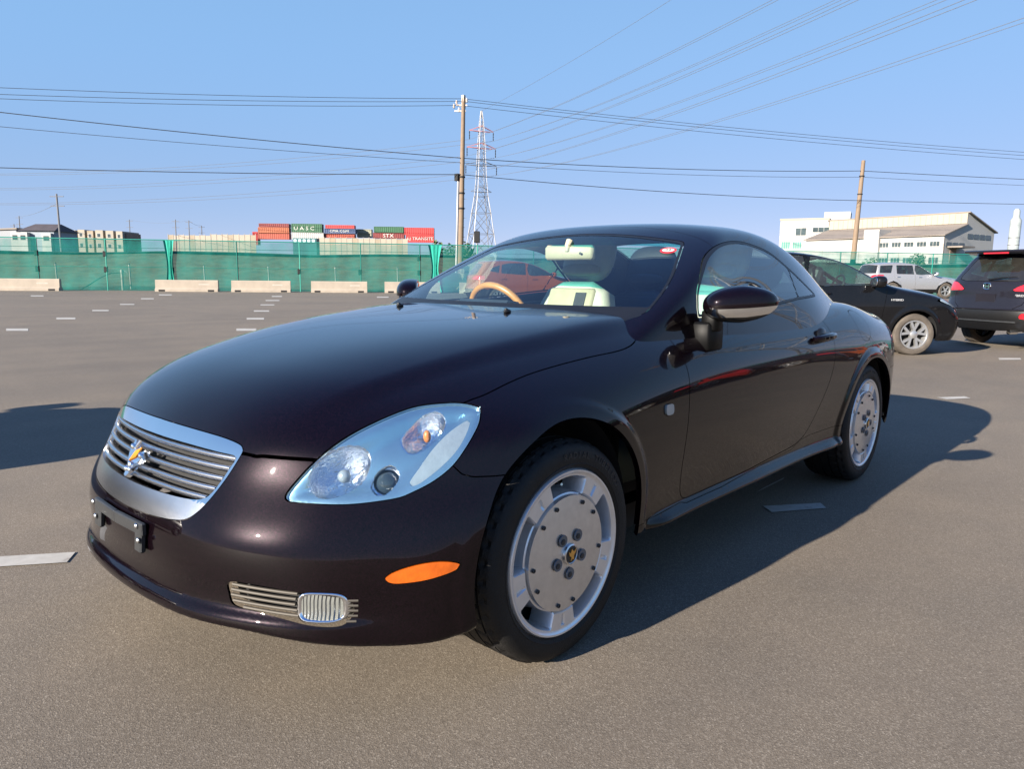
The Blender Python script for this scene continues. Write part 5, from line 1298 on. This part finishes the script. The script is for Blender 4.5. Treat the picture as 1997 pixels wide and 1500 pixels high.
def gcar(name,label,cat,P,mats,loc,hd,group=None,h=.03):
    c=thing(name,label,cat,loc,R_(hd),group)
    Hc=Tab1(*zip(*P['H'])); hw=Tab1(*zip(*P['W'])); ws=Tab1(*zip(*P['S'])); xf=Tab1(*zip(*P['F'])); xr=Tab1(*zip(*P['R']))
    zb=P.get('zb',.2); ar=P['R_arch']; fa,ra,wz=P['fa'],P['ra'],P['wz']
    def f(x,y,z):
        a=np.abs(y); cr_=P['crown']
        f1=(z-(Hc(x)-cr_*a**2-cr_*.6*a**4))*.85
        w=hw(x)*ws(z)
        for cx in (fa,ra):
            r=np.sqrt((x-cx)**2+(z-wz)**2); w=w+P.get('flare',.012)*sstep(ar*1.22,ar*1.08,r)
        f2=a-w
        f3=(x-(xf(z)-.16*a**2-.32*a**4))*.9; f4=((xr(z)+.10*a**2+.22*a**4)-x)*.9
        g=smax(f1,f2,P.get('k',.12)); g=smax(g,f3,.12); g=smax(g,f4,.10); return smax(g,zb-z,.05)
    x0,x1=P['R'][1][1]-.25,P['F'][1][1]+.25
    m=surface_nets(f,(min(v for _,v in P['R'])-.1,-1.1,zb-.1),(max(v for _,v in P['F'])+.1,1.1,max(v for _,v in P['H'])+.1),h,3)
    for cx in (fa,ra):
        V=m[0]; m=clip(m,np.where(np.abs(V[:,1])>.5,ar-np.sqrt((V[:,0]-cx)**2+(V[:,2]-wz)**2),-1.))
    m=clip(m,np.where(m[1][:,2]<-.7,.1,-.1))
    def reg(m,poly,pr,mask):
        return region(m,pr,np.array(poly),mask,.15)
    # side windows
    for poly,nm,mt in P['side']:
        pol=spline_closed(poly,2) if len(poly)>6 else np.array(poly)
        d=reg(m,pol,(m[0][:,0],m[0][:,2]),(np.abs(m[0][:,1])>.35)&(np.abs(m[1][:,1])>.25)); g_,m=split(m,d,.004)
        for s in (1,-1):
            q=clip(g_,-s*g_[0][:,1])
            if len(q[2]): mesh(nm,q[0]-q[1]*.006,q[2],mats.get('glass',tint_glass) if mt is None else mt,c,N=q[1])
    for poly,nm,mt,ax,cond in P['ends']:
        u=(m[0][:,1],m[0][:,2])
        pol=np.array(poly); pol=np.concatenate([pol,pol[::-1]*[-1,1]])
        msk=(m[1][:,0]>.12)&(m[0][:,0]>cond) if ax>0 else (m[1][:,0]<-.12)&(m[0][:,0]<cond)
        d=reg(m,pol,u,msk); g_,m=split(m,d,.004); mesh(nm,g_[0]-g_[1]*.005,g_[2],mt,c,N=g_[1])
    for poly,nm,mt,ax,cond in P['lamps']:
        u=(np.abs(m[0][:,1]),m[0][:,2]); msk=(m[0][:,0]>cond) if ax>0 else (m[0][:,0]<cond)
        d=reg(m,spline_closed(poly,2),u,msk&(np.abs(m[0][:,1])>.2)); g_,m=split(m,d,.003)
        for s in (1,-1):
            q=clip(g_,-s*g_[0][:,1])
            if len(q[2]): mesh(nm,q[0]+q[1]*.006,q[2],mt,c,N=q[1])
    for poly,nm,mt in P.get('clad',[]):
        d=reg(m,poly,(m[0][:,0],m[0][:,2]),np.ones(len(m[0]),bool)); g_,m=split(m,d,.002); mesh(nm,g_[0],g_[2],mt,c,N=g_[1])
    for poly,nm in P.get('doors',[]):
        d=reg(m,poly,(m[0][:,0],m[0][:,2]),(np.abs(m[0][:,1])>.4)); g_,m=split(m,d,.003)
        for s in (1,-1):
            q=clip(g_,-s*g_[0][:,1]); panel(nm,q,mats['paint'],c,.012)
            yy=q[0][np.argmin((q[0][:,0]-(min(p_[0] for p_ in poly)+.22))**2+(q[0][:,2]-P['hz'])**2)]
            MB().box((yy[0],yy[1]+s*.02,yy[2]),(.09,.018,.016),None,.012).build('door_handle',mats.get('handle',mats['paint']),c)
    if P.get('gate'):
        d=reg(m,np.concatenate([np.array(P['gate']),np.array(P['gate'])[::-1]*[-1,1]]),(m[0][:,1],m[0][:,2]),(m[1][:,0]<-.2)); g_,m=split(m,d,.004); panel('tailgate',g_,mats['paint'],c,.012)
    panel('body',m,mats['paint'],c,.012)
    w=alloy(P['Rw'],P['rr'],P['spokes'],P['spk']); w.parent=c
    for k,(x,s) in enumerate(((fa,1),(fa,-1),(ra,1),(ra,-1))):
        q=w if k==0 else copy_tree(w,c); q.location=(x,s*P['track'],P['Rw']-.005); q.rotation_euler=(0,R_(17*k),0 if s>0 else math.pi)
    for cx in (fa,ra):
        for s in (1,-1): MB().lathe([(ar+.02,s*(P['track']-.04)),(ar+.02,s*.5),(.05,s*.5)],24,'y',(cx,0,wz),-.2,math.pi+.2).build('wheel_liner',dark,c,True)
    L0=ra-.3; MB().box(((fa+ra)/2,0,.30),((fa-ra)/2-ar*.95,.62,.08)).build('underbody',dark,c)
    it=MB(); zs=P['belt']
    it.box(((fa+ra)/2-.25,0,zs-.28),(1.45,.66,.03)); 
    for x in P['seats']:
        for y in (-.36,.36): it.box((x,y,zs-.02),(.09,.22,.30),np.array([[.96,0,-.28],[0,1,0],[.28,0,.96]]),.06); it.box((x-.10,y,zs+.36),(.05,.12,.09),None,.04)
    it.box((P['dash'],0,zs-.08),(.2,.62,.09),None,.05); it.build('interior',dleather,c)
    wv=MB().tube([(P['dash']-.42+.17*.35*math.sin(t_),(-.36)+.18*math.cos(t_),zs-.02+.17*math.sin(t_)) for t_ in np.linspace(0,6.2832,25)],.016,8,False).build('steering_wheel',dleather,c,True)
    for s in (1,-1):
        mx,my,mz=P['mir']; mo=MB().ell((mx,s*my,mz),(.085,.125,.085),16,10,None,.7).build('wing_mirror',mats['paint'],c,True)
        MB().ell((mx-.078,s*my,mz),(.01,.105,.068),16,8,None,.7).build('mirror_glass',chrome,mo,True); MB().bar((mx+.02,s*(my-.22),mz-.06),(mx,s*(my-.08),mz-.05),.07,.05).build('mirror_arm',trim,mo)
    c['_f']=0
    del c['_f']
    return c,f
def surf_y(f,x,z,s):
    h=ray_hit(f,np.array([x,1.4*s,z]),np.array([0,-1.*s,0]),0,1.2,300); return h
def surf_x(f,y,z,s=-1):
    h=ray_hit(f,np.array([3.2*s,y,z]),np.array([-1.*s,0,0]),0,2.5,600); return h
HATCH=dict(H=[(2.4,.52),(2.05,.77),(1.8,.88),(1.3,.99),(1.0,1.05),(.80,1.12),(.4,1.32),(0,1.445),(-.5,1.505),(-.9,1.515),(-1.4,1.49),(-1.9,1.39),(-2.3,1.25)],
 W=[(2.3,.82),(1.6,.85),(.9,.855),(-.6,.855),(-1.6,.85),(-2.3,.80)],S=[(.2,.93),(.35,.965),(.6,1.0),(.8,.995),(.93,.965),(1.02,.935),(1.2,.855),(1.4,.765),(1.55,.70)],
 F=[(.2,2.08),(.3,2.14),(.5,2.18),(.7,2.10),(.85,1.9),(1.1,1.4),(1.5,.6)],R=[(.2,-2.12),(.5,-2.2),(.9,-2.17),(1.1,-2.1),(1.45,-1.85)],
 crown=.09,R_arch=.345,fa=1.3,ra=-1.3,wz=.305,Rw=.305,rr=.205,spokes=5,spk='twin',track=.845,belt=1.0,hz=.88,dash=.75,seats=(-.1,-.95),mir=(.66,.95,1.06),
 side=[([(.90,1.03),(.66,1.15),(.36,1.29),(.08,1.38),(-.22,1.42),(-.24,1.02),(.2,1.005)],'front_side_window',green_glass),([(-.34,1.02),(-.32,1.43),(-.9,1.435),(-1.15,1.41),(-1.2,1.04)],'rear_side_window',green_glass),([(-1.30,1.03),(-1.25,1.36),(-1.65,1.30),(-1.88,1.17),(-1.75,1.06)],'quarter_window',None)],
 ends=[([(0,1.04),(.60,1.02),(.56,1.2),(.50,1.37),(0,1.40)],'windscreen',green_glass,1,-.6),([(0,1.0),(.58,1.0),(.52,1.28),(0,1.33)],'rear_window',green_glass,-1,-1.5)],
 lamps=[([(.45,.66),(.60,.64),(.80,.70),(.84,.80),(.75,.82),(.55,.74)],'headlamp',clearlens,1,1.3),([(.50,.80),(.80,.78),(.86,.95),(.75,.98),(.55,.93)],'tail_lamp',redlens,-1,-1.8)],
 doors=[([(.88,1.1),(.80,.6),(.78,.32),(-.28,.32),(-.28,1.5),(.2,1.5)],'front_door'),([(-.30,.32),(-.30,1.5),(-1.22,1.5),(-1.35,.95),(-1.1,.62),(-.9,.32)],'rear_door')])
SUV=dict(H=[(2.4,.70),(2.05,.88),(1.8,.96),(1.3,1.035),(.95,1.09),(.70,1.16),(.3,1.355),(-.1,1.505),(-.5,1.578),(-.9,1.60),(-1.4,1.585),(-1.75,1.55),(-2.2,1.48)],
 W=[(2.3,.86),(1.6,.885),(.9,.88),(-.6,.88),(-1.6,.89),(-2.3,.86)],S=[(.2,.92),(.35,.965),(.6,1.0),(.85,.995),(1.0,.97),(1.1,.935),(1.3,.85),(1.5,.765),(1.65,.70)],
 F=[(.2,2.08),(.3,2.14),(.5,2.18),(.75,2.12),(.95,1.85),(1.2,1.3),(1.6,.6)],R=[(.25,-2.06),(.42,-2.17),(.60,-2.20),(.80,-2.15),(.95,-2.14),(1.06,-2.11),(1.3,-1.93),(1.5,-1.78),(1.62,-1.68)],
 crown=.085,R_arch=.385,fa=1.31,ra=-1.30,wz=.335,Rw=.335,rr=.225,spokes=5,spk='twin',track=.87,zb=.27,belt=1.06,hz=.97,dash=.75,seats=(-.1,-.95),mir=(.60,.97,1.12),
 side=[([(.80,1.11),(.55,1.225),(.25,1.355),(.0,1.445),(-.22,1.485),(-.24,1.10),(.2,1.09)],'front_side_window',None),([(-.34,1.10),(-.32,1.495),(-.9,1.485),(-1.15,1.43),(-1.2,1.15)],'rear_side_window',None),([(-1.28,1.17),(-1.22,1.42),(-1.5,1.32),(-1.6,1.22)],'quarter_window',None)],
 ends=[([(0,1.14),(.64,1.12),(.60,1.3),(.54,1.48),(0,1.52)],'windscreen',tint_glass,1,-.6),([(0,1.085),(.45,1.085),(.61,1.11),(.62,1.16),(.555,1.38),(.52,1.45),(0,1.475)],'rear_window',tint_glass,-1,-1.3)],
 lamps=[([(.45,.78),(.60,.76),(.82,.80),(.86,.90),(.75,.93),(.55,.86)],'headlamp',clearlens,1,1.3),([(.42,.94),(.60,.925),(.80,.915),(.90,.93),(.91,1.03),(.80,1.07),(.62,1.055)],'tail_lamp',redlens,-1,-1.75),([(.60,.50),(.76,.50),(.79,.55),(.76,.59),(.62,.58)],'rear_reflector',redlens,-1,-1.8)],
 clad=[([(2.4,.2),(2.4,.42),(1.75,.45),(1.69,.56),(1.31,.775),(.93,.56),(.85,.40),(-.86,.40),(-.92,.56),(-1.30,.775),(-1.69,.60),(-1.78,.62),(-2.5,.62),(-2.5,.2)],'lower_cladding',trim)],
 doors=[([(.90,1.2),(.84,.7),(.82,.40),(-.28,.40),(-.28,1.6),(.2,1.6)],'front_door'),([(-.30,.40),(-.30,1.6),(-1.20,1.6),(-1.35,1.05),(-1.0,.72),(-.86,.40)],'rear_door')],
 gate=[(0,.64),(.48,.645),(.60,.72),(.66,.90),(.70,1.09),(.63,1.30),(.58,1.50),(0,1.535)])
BIG=dict(SUV); BIG.update(H=[(2.6,.80),(2.3,.98),(2.0,1.04),(1.5,1.10),(1.15,1.14),(.90,1.20),(.5,1.42),(.15,1.62),(-.3,1.72),(-.9,1.75),(-1.6,1.73),(-2.1,1.67),(-2.5,1.6)],
 W=[(2.5,.92),(1.8,.96),(.9,.97),(-.6,.97),(-1.6,.97),(-2.5,.94)],F=[(.2,2.3),(.35,2.38),(.6,2.42),(.9,2.36),(1.05,2.1),(1.3,1.5),(1.7,.8)],R=[(.3,-2.35),(.5,-2.45),(.8,-2.46),(1.1,-2.42),(1.4,-2.30),(1.7,-2.15)],
 fa=1.45,ra=-1.42,R_arch=.43,wz=.385,Rw=.385,rr=.25,track=.95,belt=1.14,hz=1.03,mir=(.78,1.07,1.2),spk='single',
 side=[([(.98,1.19),(.72,1.32),(.45,1.46),(.22,1.555),(-.15,1.59),(-.16,1.17),(.4,1.17)],'front_side_window',green_glass),([(-.28,1.17),(-.27,1.60),(-1.15,1.60),(-1.2,1.18)],'rear_side_window',None),([(-1.5,1.22),(-1.34,1.60),(-2.0,1.57),(-2.1,1.22)],'quarter_window',None)],
 ends=[([(0,1.2),(.72,1.18),(.66,1.4),(.60,1.6),(0,1.63)],'windscreen',tint_glass,1,-.5),([(0,1.2),(.78,1.2),(.66,1.58),(0,1.62)],'rear_window',tint_glass,-1,-1.9)],
 lamps=[([(.5,.86),(.65,.84),(.88,.88),(.93,.98),(.8,1.0),(.6,.95)],'headlamp',clearlens,1,1.5),([(.55,.98),(.70,.96),(.92,.95),(.98,1.0),(.98,1.1),(.85,1.13),(.65,1.1)],'tail_lamp',redlens,-1,-1.9)],
 clad=[([(2.6,.2),(2.6,.46),(1.93,.50),(1.9,.62),(1.45,.845),(1.0,.62),(.92,.44),(-.92,.44),(-.98,.62),(-1.42,.845),(-1.86,.64),(-1.95,.6),(-2.7,.6),(-2.7,.2)],'lower_cladding',trim)],
 doors=[([(1.08,1.3),(1.0,.7),(.98,.44),(-.22,.44),(-.22,1.7),(.3,1.7)],'front_door'),([(-.24,.44),(-.24,1.7),(-1.26,1.7),(-1.36,1.05),(-1.05,.8),(-.93,.44)],'rear_door')],
 gate=[(0,.66),(.60,.67),(.72,.85),(.78,1.15),(.70,1.6),(0,1.65)])
GC='parked cars around the coupe'
hatch,hf=gcar('parked_wagon','black compact wagon parked behind the coupe, its nose pointing right','car',HATCH,dict(paint=black_paint),(-9.96,-2.27,0),134,GC,.025)
h=surf_y(hf,1.0,.80,-1); put_text('badge','HYBRID',.042,h+[0,-.004,0],(1,0,0),(0,0,1),white_txt,hatch,.004,1.25)
suv,sf=gcar('parked_suv','dark violet compact SUV seen from behind at the right edge','car',SUV,dict(paint=violet_paint),(-14.44,.765,0),150,GC,.022)
h=surf_x(sf,0,1.0); o=np.array(h)+[-.008,0,0]
eb=MB(); R8=[(math.copysign(abs(math.cos(t_))**.6,math.cos(t_))*(.062+.006*math.sin(t_)),math.copysign(abs(math.sin(t_))**.6,math.sin(t_))*.05) for t_ in np.linspace(0,6.2832,33)]
eb.tube([(o[0],o[1]+a,o[2]+b) for a,b in R8],.008,6,False)
for s in (1,-1): eb.bar((o[0],o[1]+s*.026,o[2]-.038),(o[0],o[1]+s*.036,o[2]+.04),.012,.014,(1,0,0))
eb.bar((o[0],o[1]-.028,o[2]),(o[0],o[1]+.028,o[2]),.012,.014,(1,0,0)); eb.build('tailgate_emblem',chrome,suv,True)
pr=[surf_x(sf,y,z) for y,z in ((-.17,.90),(.17,.90))]
sp=MB(); sp.box((-1.86,0,1.545),(.16,.60,.022),np.array([[.98,0,-.15],[0,1,0],[.15,0,.98]]),.018); sp.build('roof_spoiler',violet_paint,suv,True,60)
MB().box((-2.02,0,1.535),(.012,.22,.012),None,.006).build('high_brake_lamp',redlens,suv)
wi=surf_x(sf,-.05,1.11); MB().tube([wi+[-.03,.05,.0],wi+[-.035,-.2,.03],wi+[-.02,-.42,.045]],[.018,.012,.008],8).build('rear_wiper',trim,suv,True)
pl=surf_x(sf,0,.80); MB().box(pl+[-.004,0,0],(.006,.175,.085),None,.01).build('plate_recess',violet_paint,suv); 
bm=MB(); bm.tube([surf_x(sf,y,.635)+[-.004,0,0] for y in np.linspace(-.8,.8,15)],.014,6); bm.build('bumper_crease',violet_paint,suv,True)
bm=MB(); bm.tube([surf_x(sf,y,.44)+[-.006,0,0] for y in np.linspace(-.55,.55,11)],.016,6); bm.build('skid_trim',gun,suv,True)
MB().lathe([(.035,-.1),(.035,.06),(.028,.06),(.028,-.1)],16,'x',(-2.16,-.55,.29)).build('exhaust_tip',chrome,suv,True)
h=surf_x(sf,-.52,.86); put_text('badge','HYBRID',.05,h+[-.006,0,0],(0,-1,0),(0,0,1),white_txt,suv,.003,1.2)
silver,vf=gcar('parked_suv','silver full size SUV parked near the fence between the wagon and the dark SUV','car',BIG,dict(paint=silver_paint,handle=chrome),(0,0,0),140,GC,.035)
k_=1.18; silver.scale=(k_,k_,k_); a_=R_(140); l_=np.array([1.45,-.95])*k_
silver.location=(-47.5-(math.cos(a_)*l_[0]-math.sin(a_)*l_[1]),-8.3-(math.sin(a_)*l_[0]+math.cos(a_)*l_[1]),0)
orange,of_=gcar('parked_crossover','orange crossover with black cladding seen through the coupe windscreen','car',SUV,dict(paint=orange_paint),(-17.9,-14.9,0),148,GC,.03)
# neighbour whose shadow falls in at the left, and the row behind the viewpoint that the coupe's flank mirrors
_K={}
for c_ in bpy.data.objects:
    if c_.parent: _K.setdefault(c_.parent.name,[]).append(c_)
def dupe(src,loc,rz,label,group=GC,remat=None,scale=None):
    o=copy_tree(src,None,_K); o.location=loc; o.rotation_euler=(0,0,R_(rz)); tag(o,label,None,group)
    if scale: o.scale=(scale,)*3
    if remat:
        for ch in children(o):
            if ch.type=='MESH' and ch.data.materials and ch.data.materials[0]==remat[0]:
                ch.data=ch.data.copy(); ch.data.materials[0]=remat[1]
    return o
dupe(suv,(3.75,-4.15,0),164,'dark violet SUV just beyond the left edge, casting the big shadow')
RW='cars beyond the right edge, mirrored in the coupe flank'
dupe(hatch,(-9.8,8.3,0),60,'black wagon beyond the right edge, mirrored in the coupe front fender',RW)
dupe(hatch,(-13.6,9.2,0),60,'red wagon beyond the right edge, mirrored in the coupe door',RW,(black_paint,red_paint))
dupe(suv,(-16.6,8.8,0),60,'dark SUV beyond the right edge, mirrored in the coupe door',RW)
dupe(orange,(-20.0,8.6,0),62,'orange crossover beyond the right edge, mirrored in the coupe door',RW)
dupe(hatch,(-24.0,8.0,0),62,'red wagon beyond the right edge, mirrored in the coupe rear fender',RW,(black_paint,red_paint))
dupe(silver,(-29.0,7.5,0),62,'silver SUV beyond the right edge, farthest of the mirrored cars',RW,None,1.0)
